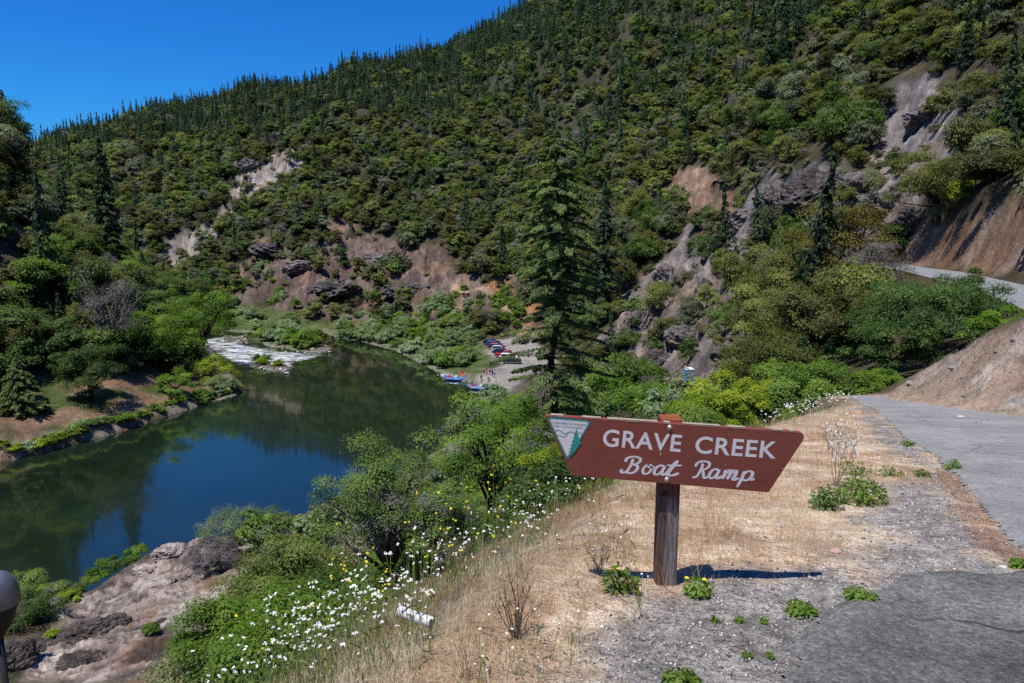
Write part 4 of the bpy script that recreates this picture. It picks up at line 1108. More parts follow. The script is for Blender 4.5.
bushes(110, [(338, 337), (338, 328), (400, 322), (460, 330), (486, 343), (489, 358), (478, 370), (455, 376), (425, 364), (395, 350)], 0, WILLOW + WILLOW + GREENB[:2], 1.1, 1.9, 'silver willows along the right bank bar', 'silvery green willow on the bar between river and parked cars', 1, 'willow_shrub')
bushes(60, [(338, 334), (360, 328), (420, 325), (475, 328), (492, 342), (470, 347), (420, 340), (370, 336)], 0, GREENB + LIMEB[:1] + WILLOW[:2], .9, 1.6, 'green bushes behind the willows', 'bright green bush behind the willows on the right bank', 2, 'leafy_shrub')
bushes(22, [(268, 347), (256, 338), (262, 334), (300, 332), (312, 334), (323, 343), (330, 348), (300, 351)], 0, WILLOW + GREENB, 1.2, 2.2, 'bushes on the island in the rapids', 'pale green bush on the island beside the rapids', 3, 'leafy_shrub')
bushes(5, [(255, 364), (262, 361), (279, 362), (288, 366), (270, 368)], 0, LIMEB + GREENB, .7, 1.1, 'green tufts on the rock bar', 'low green bush on the small rock bar below the rapids', 4, 'leafy_shrub')
bushes(34, [(205, 333), (214, 305), (262, 306), (300, 318), (330, 326), (318, 330), (262, 330), (225, 331)], 1, GREENB + WILLOW + LIMEB[:1], 1.0, 1.9, 'green bushes upstream of the rapids', 'green bush on the bank upstream of the white rapids', 5, 'leafy_shrub')
bushes(14, [(476, 326), (505, 321), (522, 334), (505, 341), (488, 340)], 2, GREENB, 1.1, 1.9, 'green bushes at the head of the parking area', 'dark green bush at the head of the gravel parking area', 6, 'leafy_shrub')
bushes(12, [(470, 402), (486, 398), (500, 398), (520, 400), (520, 420), (470, 432)], 1.5, GREENB + WILLOW, 1.3, 2.2, 'bushes below the landing', 'green bush on the shore just below the rafts', 7, 'leafy_shrub')
# fringe along the left waterline
rsf = np.random.RandomState(31)
line = np.array(RIVER[:8]); 
for i in range(len(line) - 1):
    L = np.linalg.norm(line[i + 1] - line[i]); n = np.array([-(line[i + 1] - line[i])[1], (line[i + 1] - line[i])[0]]) / L
    for k in range(int(L / 1.25)):
        if rsf.rand() < .12: continue
        q = line[i] + (line[i + 1] - line[i]) * ((k + rsf.rand()) / (L / 1.25)) + n * (.9 + rsf.rand() * 1.6)
        if sdist(np.array([q[0]]), np.array([q[1]]), RIVER)[0] < .4: q = q - 2 * n * (.9 + 1.0)
        o = link(bpy.data.objects.new('leafy_shrub', (GREENB + WILLOW[:2] + LIMEB)[int(rsf.randint(9))])); s = .6 + .6 * rsf.rand()
        o.location = (q[0], q[1], hgt(q[0], q[1]) - .12); o.scale = (s, s, s * .75); o.rotation_euler = (0, 0, rsf.rand() * 6.28)
        tag(o, 'low green bush in the fringe along the left waterline', 'bush', 'green fringe along the left waterline')
# brush covering the slope between the road shoulder and the river
rsb = np.random.RandomState(41); k = 0; pts = []
for _ in range(6000):
    if k >= 150: break
    d = 9 + 62 * rsb.rand() ** 1.0; a = math.radians(-27 + 50 * rsb.rand()); x, y = d * math.sin(a), d * math.cos(a)
    A, B = np.array([x]), np.array([y]); sb = sdist(A, B, BENCH)[0]
    if sb < 3.2: continue
    z = hgt(x, y); px, py = project(x, y, z); px = float(px); py = float(py)
    if sb < 3.2 or sdist(A, B, RIVER)[0] < 3 or x > 22: continue
    if inside(np.array([px]), np.array([py]), ZONES['shelf'][0])[0] or (px < 235 and d > 26): continue
    if d < 25 and 335 < px < 545: continue
    s = (.55 + .6 * rsb.rand()) * (.55 + d / 55)
    if any((x - p) ** 2 + (y - q) ** 2 < (1.5 * s) ** 2 for p, q in pts): continue
    pts.append((x, y)); prot = BRUSH_NEAR if d < 45 else (BRUSH_MID, GREENB, BRUSH_MID, WILLOW, LIMEB)[int(rsb.randint(5))]
    o = link(bpy.data.objects.new('brush_shrub', prot[int(rsb.randint(len(prot)))])); o.location = (x, y, z - .1); o.scale = (s, s, s); o.rotation_euler = (0, 0, rsb.rand() * 6.28)
    tag(o, 'scrubby brush filling the slope between the sign and the river', 'shrub', 'brush on the slope below the sign'); k += 1
# ------------------------------------------------------------------ the wooden sign
SD_Y = 3.92
def S(px, py):
    p = at_depth(px, py, SD_Y); return np.array([p[0], p[2]])
def mat_board():
    t = NT('sign_brown_paint'); co = t.coord()
    mp = t.node('ShaderNodeMapping'); mp.inputs['Scale'].default_value = (1.2, 8, 22); t.l.new(co, mp.inputs['Vector'])
    n = t.noise(4, 5, .6, mp.outputs[0]); n2 = t.noise(3, 4, .6, co); n3 = t.noise(45, 3, .5, co)
    c = t.ramp(n, [(.3, (.185, .048, .033)), (.7, (.24, .064, .044))])
    c = t.mix(t.ramp(n2, [(.42, 0.0), (.72, .6)]), c, (.25, .085, .06))
    c = t.mix(t.ramp(n3, [(.74, 0.0), (.80, .6)]), c, (.42, .30, .22))
    return t.done(t.principled(c, .5, 0, t.bump(n, .12, .004), .35))
def mat_post():
    t = NT('post_weathered_wood'); co = t.coord(); sx = t.node('ShaderNodeSeparateXYZ'); t.l.new(co, sx.inputs[0])
    mp = t.node('ShaderNodeMapping'); mp.inputs['Scale'].default_value = (26, 26, 1.6); t.l.new(co, mp.inputs['Vector'])
    n = t.noise(2.2, 6, .65, mp.outputs[0]); n2 = t.noise(5, 4, .6, co)
    grey = t.ramp(n, [(.28, (.06, .045, .04)), (.5, (.25, .21, .19)), (.75, (.50, .46, .44))])
    brown = t.ramp(n, [(.3, (.035, .015, .01)), (.7, (.16, .055, .03))])
    xx = t.math('ADD', sx.outputs[0], t.math('MULTIPLY_ADD', n2, .05, -.025))
    left = t.ramp(t.math('MULTIPLY_ADD', xx, 8.0, .5), [(.30, 1.0), (.46, 0.0)])
    hi = t.ramp(t.math('ADD', sx.outputs[2], t.math('MULTIPLY', n2, .12)), [(.50, 0.0), (.60, 1.0)])
    rust = t.ramp(t.math('ADD', sx.outputs[2], t.math('MULTIPLY', n2, .03)), [(.965, 0.0), (.985, 1.0)])
    f = t.math('MAXIMUM', t.math('MULTIPLY', left, .75), t.math('MULTIPLY', hi, .9))
    c = t.mix(f, grey, brown); c = t.mix(rust, c, t.ramp(n2, [(.3, (.22, .06, .025)), (.7, (.42, .13, .06))]))
    return t.done(t.principled(c, .85, 0, t.bump(n, .8, .012), .2))
M_BOARD, M_POST = mat_board(), mat_post()
M_WHITE = mat_simple('white_paint', (.74, .73, .74), .5, 0, .10, 30)
M_TEAL = mat_simple('teal_paint', (.02, .30, .29), .5, 0, .10, 30)
M_BOLT = mat_simple('bolt_steel', (.5, .48, .44), .4, .6, .3, 40)
M_RUST = mat_simple('rust_dark', (.05, .03, .022), .8, .2, .3, 40)
M_EDGE = mat_simple('board_edge_wood', (.42, .33, .26), .8, 0, .4, 30)

sz0 = hgt(*(at_depth(664, 585, SD_Y + .1)[:2]))
sroot = at_depth(664, 585, SD_Y + .11)
sign = empty('wooden_sign', (sroot[0], SD_Y, sz0)); tag(sign, 'brown painted wooden boat ramp sign with white lettering on a square post', 'sign')
OX, OZ = sroot[0], sz0
def L2(px, py):
    q = S(px, py); return (q[0] - OX, q[1] - OZ)
def rounded(poly, rads, n=7):
    out = []
    m = len(poly)
    for i in range(m):
        p = np.array(poly[i]); a = np.array(poly[i - 1]) - p; b = np.array(poly[(i + 1) % m]) - p
        la, lb = np.linalg.norm(a), np.linalg.norm(b); a /= la; b /= lb; r = rads[i]
        ang = math.acos(np.clip((a * b).sum(), -1, 1)); d = min(r / math.tan(ang / 2), .45 * la, .45 * lb)
        p0, p1 = p + a * d, p + b * d
        for k in range(n + 1):
            s = k / n; out.append(tuple((1 - s) ** 2 * p0 + 2 * s * (1 - s) * p + s * s * p1))
    return out
bc = [L2(543.8, 415.2), L2(808.5, 432.7), L2(768.6, 492.6), L2(571.8, 475.5)]
bpoly = rounded(bc, [.016, .040, .008, .008])
mb = MB(); mb.prism(bpoly, 0.0, .042)
board = mb.build('board', M_BOARD, sign, False, .003)
# worn bare wood along the top edge
mb = MB(); P0, P1 = np.array(L2(551, 415.2)), np.array(L2(796, 431.2))
rsr = np.random.RandomState(3); xs = np.linspace(0, 1, 40)
for i in range(39):
    if rsr.rand() < .3: continue
    a = P0 + (P1 - P0) * xs[i]; b = P0 + (P1 - P0) * xs[i + 1]; w = .004 + .004 * rsr.rand()
    mb.add([(a[0], -.0016, a[1] - w), (b[0], -.0016, b[1] - w * rsr.rand()), (b[0], -.0016, b[1] - .0005), (a[0], -.0016, a[1] - .0005)], [(0, 1, 2, 3)])
    mb.add([(a[0], .002, a[1] + .0015), (b[0], .002, b[1] + .0015), (b[0], .036, b[1] + .0015), (a[0], .036, a[1] + .0015)], [(0, 1, 2, 3)])
mb.build('worn_edge', M_EDGE, board)

def text_arrays(txt, bold=0.0, spacing=1.0):
    cu = bpy.data.curves.new('lettering', 'FONT'); cu.body = txt; cu.size = 1; cu.offset = bold; cu.space_character = spacing; cu.resolution_u = 6
    o = bpy.data.objects.new('lettering', cu); COL.objects.link(o)
    dg = bpy.context.evaluated_depsgraph_get(); dg.update(); ev = o.evaluated_get(dg); me = ev.to_mesh()
    V = np.array([v.co[:] for v in me.vertices]); F = [tuple(p.vertices) for p in me.polygons]
    ev.to_mesh_clear(); bpy.data.objects.remove(o); return V[:, :2], F
def fit(V, p_bl, p_br, height, shear=0.0):
    """lay text between two baseline points (board coordinates), cap height given"""
    a, b = np.array(p_bl), np.array(p_br); L = np.linalg.norm(b - a); ux = (b - a) / L; uz = np.array([-ux[1], ux[0]])
    x = (V[:, 0] - V[:, 0].min()) / np.ptp(V[:, 0]) * L; y = (V[:, 1]) / height[1] * height[0]
    return a[None] + ux[None] * x[:, None] + uz[None] * y[:, None]
def lay(name, parts, mat, depth, parent):
    mb = MB()
    for Q, F in parts: mb.add([(q[0], -depth, q[1]) for q in Q], F)
    return mb.build(name, mat, parent)
px2m = SD_Y / FPX * 1.01
parts = []
for txt, a, b in (('GRAVE', (602.2, 445.6), (680.3, 451.6)), ('CREEK', (694.5, 452.6), (775.6, 458.2))):
    V, F = text_arrays(txt, .018, 1.08); lay('lettering', [(fit(V, L2(*a), L2(*b), (17.6 * px2m, V[:, 1].max() * .985)), F)], M_WHITE, .0009, board)

# brush script, drawn as strokes: (x, y) in x-heights, slanted afterwards
SCRIPT = {
 'B': [[(.55, 1.5), (.62, 1.1), (.55, .55), (.40, .12), (.12, -.02), (-.08, .15), (.02, .34)], [(.05, 1.12), (.02, 1.42), (.28, 1.66), (.75, 1.72), (1.18, 1.58), (1.26, 1.26), (1.02, .98), (.70, .90)],
       [(.70, .90), (1.12, .82), (1.28, .50), (1.10, .12), (.74, -.03), (.46, .08)]],
 'o': [[(.55, .98), (.25, .85), (.08, .45), (.22, .08), (.52, .0), (.80, .25), (.86, .62), (.68, .95), (.50, .92), (.62, .72), (.95, .74), (1.1, .86)]],
 'a': [[(.82, .86), (.52, 1.0), (.22, .82), (.08, .42), (.20, .06), (.48, .04), (.74, .38), (.86, .9)], [(.88, .98), (.80, .40), (.88, .06), (1.08, .08), (1.28, .36)]],
 't': [[(.55, 1.62), (.45, .9), (.38, .3), (.50, .02), (.76, .06), (1.0, .35)], [(.10, 1.06), (.5, 1.08), (.95, 1.14)]],
 'R': [[(.55, 1.5), (.62, 1.1), (.52, .5), (.40, .12), (.18, -.02), (.0, .05)], [(.0, 1.1), (.0, 1.42), (.30, 1.66), (.80, 1.72), (1.22, 1.56), (1.24, 1.18), (.95, .90), (.62, .84)], [(.74, .84), (.92, .5), (1.06, .12), (1.26, -.02), (1.46, .2)]],
 'm': [[(.06, .98), (.12, .5), (.08, .0)], [(.10, .55), (.30, .92), (.46, .95), (.50, .6), (.46, .0)], [(.48, .55), (.70, .92), (.86, .94), (.90, .55), (.86, .12), (1.0, .0), (1.22, .25)]],
 'p': [[(.14, .98), (.16, .3), (.06, -.75)], [(.16, .62), (.40, .96), (.72, .98), (.90, .66), (.78, .2), (.48, .02), (.20, .14)], [(.80, .2), (1.0, .12), (1.18, .3)]],
}
def ribbon(stroke, w):
    P = np.array(stroke, float); Q = []
    E = np.vstack([2 * P[0] - P[1], P, 2 * P[-1] - P[-2]])
    for i in range(1, len(E) - 2):
        for k in range(7):
            t_ = k / 7; a, b, c, d = E[i - 1], E[i], E[i + 1], E[i + 2]
            Q.append(.5 * (2 * b + (c - a) * t_ + (2 * a - 5 * b + 4 * c - d) * t_ ** 2 + (3 * b - a - 3 * c + d) * t_ ** 3))
    Q.append(P[-1]); Q = np.array(Q); T = np.gradient(Q, axis=0); T /= np.linalg.norm(T, axis=1)[:, None] + 1e-9
    Nn = np.stack([-T[:, 1], T[:, 0]], 1); n = len(Q)
    ww = w * (.72 + .4 * np.abs(T[:, 1])) * np.minimum(1, .55 + np.minimum(np.arange(n), np.arange(n)[::-1]) / 4.0)
    return np.concatenate([Q + Nn * ww[:, None] / 2, Q - Nn * ww[:, None] / 2]), [(i, i + 1, n + i + 1, n + i) for i in range(n - 1)]
parts = []
XH = 9.6
for ch, x0, x1 in (('B', 621, 640), ('o', 643, 654.5), ('a', 654.5, 667.5), ('t', 667, 682), ('R', 692.5, 709.5), ('a', 709.5, 722), ('m', 722, 738.5), ('p', 737, 754.5)):
    if ch == 'R': nboat = len(parts)
    st = SCRIPT[ch]; allp = np.array([p for s_ in st for p in s_]); sl = .30
    lo, hi = (allp[:, 0] + sl * allp[:, 1]).min(), (allp[:, 0] + sl * allp[:, 1]).max()
    for j, s_ in enumerate(st):
        V, F = ribbon(s_, .245); X = V[:, 0] + sl * V[:, 1]
        base = 472.3 + (x0 - 621) * .066
        px = x0 + (X - lo) / (hi - lo) * (x1 - x0); py = base - V[:, 1] * XH + (px - x0) * .066
        parts.append((np.array([L2(a, b) for a, b in zip(px, py)]) , F))
for half in (parts[:nboat], parts[nboat:]):
    mbs = MB()
    for j, (Q, F) in enumerate(half): mbs.add([(q[0], -.0008 - .00006 * j, q[1]) for q in Q], F)
    mbs.build('script_lettering', M_WHITE, board)
# the emblem: teal rounded triangle, white field, hill lines and a tree
def flat(poly, depth, mat, name, parent):
    mb = MB(); n = len(poly); mb.add([(q[0], -depth, q[1]) for q in poly], [tuple(range(n))]); return mb.build(name, mat, parent)
tri = [L2(546.8, 416.8), L2(592.0, 420.6), L2(567.6, 461.2)]
em = flat(rounded(tri, [.016, .022, .016]), .0020, M_TEAL, 'emblem', board)
cen = np.mean(np.array(tri), 0)
tin = [tuple(cen + (np.array(q) - cen) * .88) for q in tri]
flat(rounded(tin, [.010, .015, .012]), .0032, M_WHITE, 'field', em)
tree = [(576.2, 427.6), (577.6, 431.5), (576.6, 431.6), (579.2, 436.2), (577.4, 436), (581.0, 441.2), (578.6, 441.0), (582.0, 443.2)]
right = [(576.2, 427.6), (577.4, 431.2), (576.8, 431.2), (578.8, 435.6), (577.8, 435.5), (580.3, 439.8), (579.4, 439.8), (580.8, 442.6), (577.2, 447.6), (574.6, 451.6), (570.2, 455.4)]
left = [(570.0, 455.2), (567.4, 455.0), (571.2, 452.2), (568.4, 452.3), (572.0, 449.0), (569.0, 449.2), (572.8, 445.4), (570.0, 445.6), (573.6, 441.8), (571.2, 442.0), (574.4, 438.2), (572.6, 438.2), (575.0, 434.6), (574.0, 434.4), (575.6, 431.0)]
flat([L2(*q) for q in right + left], .0042, M_TEAL, 'tree_mark', em)
M_LINE = mat_simple('emblem_line', (.12, .32, .33), .6, 0, .1, 20)
parts = []
for ln, w in (([(552.6, 431.2), (555.5, 431.0), (558.6, 430.0), (562, 432.0), (565.4, 433.6), (568.4, 432.2), (571.6, 431.6), (574.4, 433.0)], .8), ([(554.6, 434.6), (558.5, 435.0), (562.0, 436.0), (564.4, 437.2)], .7), ([(577.6, 433.0), (580.6, 432.6), (583.2, 434.0)], .7), ([(564.4, 437.0), (567.5, 434.0)], .6)):
    V, F = ribbon(ln, w); parts.append((np.array([L2(a, b) for a, b in V]), F))
for txt, a, b, hgt_ in (('U.S. DEPARTMENT OF THE INTERIOR', (551.5, 423.2), (586.3, 425.9), 2.0), ('BUREAU OF LAND MANAGEMENT', (554.0, 426.4), (583.0, 428.6), 1.6)):
    V, F = text_arrays(txt, .01, 1.0); parts.append((fit(V, L2(*a), L2(*b), (hgt_ * px2m, .73)), F))
lay('emblem_lines', parts, M_LINE, .0040, em)
# chipped paint specks
mb = MB()
for px, py, w, h in ((660.6, 453.8, .8, 3.2), (725.3, 465, .8, 1.6), (578, 470.6, .7, .7), (783, 468.5, 1.6, .9), (700, 488, .9, .8)):
    q = [L2(px - w, py - h / 2), L2(px + w, py - h * .6), L2(px + w * .7, py + h / 2), L2(px - w * .8, py + h * .6)]; mb.add([(a, -.0015, b) for a, b in q], [(3, 2, 1, 0)])
mb.build('chipped_paint', M_EDGE, board)
# post: a square timber, chamfered, behind the board
pw = .058
ptop = L2(670, 421.5)[1]
pmb = MB(); px_top = L2(669.5, 430)[0]
pmb.box((0, .042 + pw + .001, (ptop - .35) / 2), (pw, pw, (ptop + .35) / 2))
post = pmb.build('post', M_POST, sign, False, .008)
def bolt(px, py, y0, r, mat, parent, nm='bolt'):
    q = L2(px, py); mb = MB(); prof = [(0, .010), (r * .55, .0095), (r * .9, .006), (r, .002), (r * 1.35, .0018), (r * 1.4, 0)]
    V = []; n = 12; F = []
    for rr, zz in prof:
        for k in range(n): V.append((q[0] + rr * math.cos(k * 6.2832 / n), y0 - zz, q[1] + rr * math.sin(k * 6.2832 / n)))
    for i in range(len(prof) - 1):
        for k in range(n): F.append((i * n + k, i * n + (k + 1) % n, (i + 1) * n + (k + 1) % n, (i + 1) * n + k))
    mb.add(V, F); return mb.build(nm, mat, parent, True)
bolt(669.8, 427.6, 0, .0115, M_BOLT, sign); bolt(667.0, 479.6, 0, .0115, M_BOLT, sign)
bolt(666.4, 496.5, .043, .013, M_RUST, post); bolt(666.0, 518, .043, .007, M_RUST, post)

# ------------------------------------------------------------------ domed grey post at the left edge
bp = at_depth(-8, 572, 3.0); bz = hgt(bp[0], bp[1])
M_GREYM = mat_simple('grey_metal', (.20, .225, .25), .45, .55, .25, 14); M_DARKM = mat_simple('dark_metal', (.03, .03, .034), .5, .3, .2, 14)
post2 = empty('domed_post', (bp[0], bp[1], bz)); tag(post2, 'slim post with a rounded grey metal cap at the left edge', 'post')
hh = bp[2] - bz; r_ = .094
MB().lathe([(0, 0), (.3 * r_, -.004), (.6 * r_, -.02), (.82 * r_, -.045), (.96 * r_, -.085), (r_, -.125), (r_ * .98, -.15)], (0, 0, hh)).build('cap', M_GREYM, post2, True)
MB().lathe([(r_ * .97, -.1505), (r_ * .86, -.17), (r_ * .72, -.21), (r_ * .55, -.25), (r_ * .25, -.29), (.014, -.31)], (0, 0, hh)).build('collar', M_DARKM, post2, True)
MB().tube([(0, 0, -.4), (0, 0, hh - .2)], .014, 10).build('pole', M_DARKM, post2, True)

# ------------------------------------------------------------------ white pipe end, stones and paper on the shoulder
M_PIPE = mat_simple('white_pipe', (.68, .67, .66), .5, 0, .2, 9)
a = on_bench(400, 624); b = on_bench(432, 632); a[2] = max(a[2], hgt(a[0], a[1])) + .07; b[2] = max(b[2], hgt(b[0], b[1])) + .05; zz = max(hgt(a[0], a[1]), hgt(b[0], b[1]))
pr = empty('drain_pipe', tuple((a + b) / 2)); tag(pr, 'short white plastic pipe lying among the white flowers at the shoulder', 'pipe')
d = (b - a) / 2
mb = MB(); mb.tube([-d, d], .028, 16, False); mb.tube([-d, d], .022, 16, False); mb.build('tube', M_PIPE, pr, True)
MB().tube([-d * 1.0, -d * .93], .0305, 16).build('end_cap', M_PIPE, pr, True)
M_STONE = mat_simple('pink_stone', (.52, .33, .27), .85, 0, .35, 22); M_STONEW = mat_simple('white_stone', (.62, .58, .54), .85, 0, .25, 22); M_STONEG = mat_simple('grey_stone', (.26, .25, .25), .9, 0, .4, 16)
def stone_mesh(name, seed, s, mat):
    rs = np.random.RandomState(seed); bm = bmesh.new(); bmesh.ops.create_icosphere(bm, subdivisions=2, radius=1)
    n1, n2, n3 = [unit(rs.normal(size=3)) for _ in range(3)]
    for v in bm.verts:
        p = np.array(v.co)
        for n in (n1, n2, n3, -n1 * .9 + n2 * .3, np.array([0, 0, -1.])):
            k = (p * n).sum()
            if k > .62: p = p - n * (k - .62) * .9
        v.co = Vector(p * s * (1 + .06 * rs.normal()))
    me = bpy.data.meshes.new(name); bm.to_mesh(me); bm.free(); me.materials.append(mat); return me
for i, (px, py, w, sq, m, lb) in enumerate([(836, 552, 12, .6, M_STONE, 'pink stone in the dry grass right of the sign'), (849, 659, 18, .35, M_STONE, 'flat pink stone at the bottom on the gravel'), (961, 418, 8, .5, M_STONEW, 'small white stone at the broken road edge'),
        (937, 571, 5, .5, M_STONEW, 'tiny pale stone on the gravel beside the dark asphalt'), (760, 470, 7, .5, M_STONE, 'small reddish stone in the dry grass behind the sign'), (1002, 566, 12, .4, M_STONEW, 'white stone at the right edge where the asphalts meet'),
        (912, 522, 6, .5, M_STONE, 'small red stone at the edge of the gravel strip'), (783, 538, 5, .5, M_STONEW, 'tiny pale stone in the dry grass left of the pink stone')]):
    p = on_bench(px, py); s = w / FPX * p[1] / 2
    o = link(bpy.data.objects.new('stone', stone_mesh('stone', 60 + i, (s, s * .75, s * sq), m))); o.location = (p[0], p[1], hgt(p[0], p[1]) + s * sq * .4); o.rotation_euler = (0, 0, i * 1.3)
    tag(o, lb, 'stone')
# boulders on the shelf, the shore and the rock bars
def mat_rock(name, dark, mid, lite, sc=1.0):
    t = NT(name); P = t.pos(); n1 = t.noise(1.3 * sc, 8, .72, P, .6); n2 = t.noise(.28 * sc, 4, .6, P); n3 = t.noise(7 * sc, 5, .7, P)
    mp = t.node('ShaderNodeMapping'); mp.inputs['Scale'].default_value = (.5, .5, 2.2); mp.inputs['Rotation'].default_value = (.5, .35, 0); t.l.new(P, mp.inputs['Vector']); st = t.noise(.9 * sc, 6, .7, mp.outputs[0])
    c = t.ramp(n1, [(.30, dark), (.48, mid), (.72, lite)]); c = t.mix(1.0, c, t.ramp(st, [(.33, .35), (.5, 1.0), (.7, 1.35)]), 'MULTIPLY'); c = t.mix(1.0, c, t.ramp(n3, [(.3, .65), (.7, 1.25)]), 'MULTIPLY'); c = t.mix(1.0, c, t.ramp(n2, [(.3, .75), (.7, 1.2)]), 'MULTIPLY')
    return t.done(t.principled(c, .95, 0, t.bump(t.math('ADD', t.math('ADD', n1, st), t.math('MULTIPLY', n3, .3)), 1.0, .35 / sc), .12))
M_ROCKD = mat_rock('dark_rock', (.03, .025, .022), (.10, .082, .072), (.24, .20, .175), 2.0); M_ROCKP = mat_rock('pale_rock', (.18, .14, .12), (.42, .35, .31), (.56, .50, .46), 2.0); M_ROCKW = mat_simple('river_rock', (.45, .42, .39), .85, 0, .35, 1.0)
def boulder(px, py, z, w, h, mat, label, seed, group=None):
    p = hit(px, py, 10, 400); d = math.hypot(p[0], p[1]); s = w / FPX * d / 2
    rs = np.random.RandomState(seed); bm = bmesh.new(); bmesh.ops.create_icosphere(bm, subdivisions=5, radius=1)
    ns = [unit(rs.normal(size=3)) for _ in range(9)]; ks = .55 + .35 * rs.rand(9)
    Q = np.array([v.co[:] for v in bm.verts])
    for n, kk in zip(ns, ks):
        k = np.clip(Q @ n - kk, 0, None); Q = Q - n[None] * (k * .9)[:, None]
    Q = Q * (1 + .55 * (ridged(Q[:, 0] * 3 + seed, Q[:, 1] * 3 + Q[:, 2] * 4, 1.5, 5, seed) - .55) + .3 * (ridged(Q[:, 0] * 7 + Q[:, 2] * 4, Q[:, 1] * 7 - Q[:, 2] * 6, 1.2, 4, seed + 3) - .55) + .12 * fbm(Q[:, 0] * 9 + Q[:, 2] * 5, Q[:, 1] * 9 - Q[:, 2] * 7, 1.0, 3, seed))[:, None]
    Q = Q * np.array([s, s * .8, s * h])
    for v, q in zip(bm.verts, Q): v.co = Vector(q)
    me = bpy.data.meshes.new('boulder'); bm.to_mesh(me); bm.free(); me.materials.append(mat)
    o = link(bpy.data.objects.new('boulder', me)); o.location = (p[0], p[1], p[2] - s * h * .1); o.rotation_euler = (0, 0, rs.rand() * 6)
    tag(o, label, 'boulder', group)
for i, (px, py, w, h, m, lb) in enumerate([(8, 664, 60, .75, M_ROCKD, 'big dark boulder in the bottom left corner'), (92, 634, 62, .42, M_ROCKD, 'long dark rock outcrop in the middle of the shelf'), (118, 622, 26, .6, M_ROCKD, 'dark knob at the upper end of the rock outcrop'),
        (40, 648, 30, .5, M_ROCKD, 'dark rounded rock left of the outcrop'), (80, 662, 44, .4, M_ROCKD, 'dark rock below the long outcrop'), (162, 622, 12, .5, M_ROCKD, 'small dark rock on the trampled path of the shelf'),
        (198, 612, 30, .45, M_ROCKP, 'rust coloured rock beside the dark round bush'), (196, 546, 22, .6, M_ROCKP, 'pale block of rock at the water end of the shelf'), (172, 552, 34, .4, M_ROCKP, 'pale ledge at the water edge of the shelf'),
        (205, 553, 14, .7, M_ROCKP, 'white faced block beside the twiggy bush'), (146, 570, 30, .3, M_ROCKP, 'low pale ledge halfway along the shelf edge'), (48, 618, 34, .4, M_ROCKP, 'pale rock under the lime bush at the shore'), (155, 585, 40, .22, M_ROCKP, 'flat pale ledge in the middle of the shelf')]):
    boulder(px, py, 0, w, h, m, lb, 300 + i)
M_CRAG = mat_rock('crag_rock', (.055, .048, .045), (.20, .17, .155), (.36, .32, .30), .7); M_CRAGD = mat_rock('crag_dark', (.03, .026, .025), (.12, .10, .095), (.27, .24, .225), .7); M_CRAGO = mat_rock('crag_orange', (.11, .06, .04), (.34, .19, .11), (.46, .31, .20), .7)
for i, (px, py, w, h, m, lb) in enumerate([(815, 196, 64, .8, M_CRAGD, 'dark broken crag above the bronze leaved tree'), (775, 204, 42, .8, M_CRAG, 'grey crag left of the dark broken crag'), (848, 188, 40, .8, M_CRAG, 'grey crag right of the dark broken crag'), (740, 222, 34, .7, M_CRAG, 'grey rock below the orange cliff'),
        (664, 276, 26, .9, M_CRAG, 'grey rock upper left in the ravine'), (704, 292, 20, 1.3, M_CRAGD, 'dark upright rock with a shaded hollow in the ravine'), (640, 328, 46, .8, M_CRAG, 'large grey rock low in the ravine'), (612, 350, 36, .7, M_CRAG, 'grey rock at the foot of the ravine by the ragged fir'),
        (690, 338, 44, .7, M_CRAG, 'long grey slab in the middle of the ravine'), (728, 352, 36, .7, M_CRAG, 'blue grey rock left of the rounded yellow olive bush'), (655, 362, 36, .7, M_CRAGD, 'dark rock above the gully trees'), (884, 206, 40, .9, M_CRAG, 'grey rock at the foot of the talus'), (912, 222, 36, .8, M_CRAGD, 'dark overhanging rock left of the orange road cut'),
        (925, 122, 40, .7, M_CRAG, 'grey rock in the upper talus'), (250, 168, 30, .6, M_CRAG, 'pale rock at the top of the pale slide'), (268, 250, 40, .4, M_CRAGD, 'dark rock ledge upper left on the bare lower slope'),
        (340, 290, 60, .35, M_CRAGD, 'dark purple ledge low on the bare slope'), (410, 290, 60, .35, M_CRAGD, 'dark purple ledge above the willows'), (300, 268, 40, .4, M_CRAG, 'reddish ledge in the middle of the bare slope'), (378, 262, 44, .4, M_CRAG, 'reddish ledge below the oaks on the bare slope')]):
    boulder(px, py, 0, w, h, m, lb, 800 + i)
rsq = np.random.RandomState(9)
for i in range(60):
    f = i % 4
    px, py = ((282 + 50 * rsq.rand(), 345 + 8 * rsq.rand()), (258 + 36 * rsq.rand(), 363 + 10 * rsq.rand()), (222 + 26 * rsq.rand(), 335 + 9 * rsq.rand()), (438 + 14 * rsq.rand(), 374 + 4 * rsq.rand()))[f]
    p = at_z(px, py, .25); s = .25 + .45 * rsq.rand() ** 2
    o = link(bpy.data.objects.new('boulder', bpy.data.meshes.get('river_boulder_%d' % (i % 5)) or stone_mesh('river_boulder_%d' % (i % 5), 500 + i, (1, .8, .55), M_ROCKW)))
    o.location = p; o.scale = (s * 1.3, s, s); o.rotation_euler = (0, 0, rsq.rand() * 6); tag(o, ('pale boulder at the foot of the island in the rapids', 'pale boulder on the small rock bar below the rapids', 'pale boulder at the head of the rapids', 'pale boulder at the water left of the blue rafts')[f], 'boulder', ('boulders at the island', 'boulders on the small rock bar', 'boulders at the head of the rapids', 'boulders by the rafts')[f])
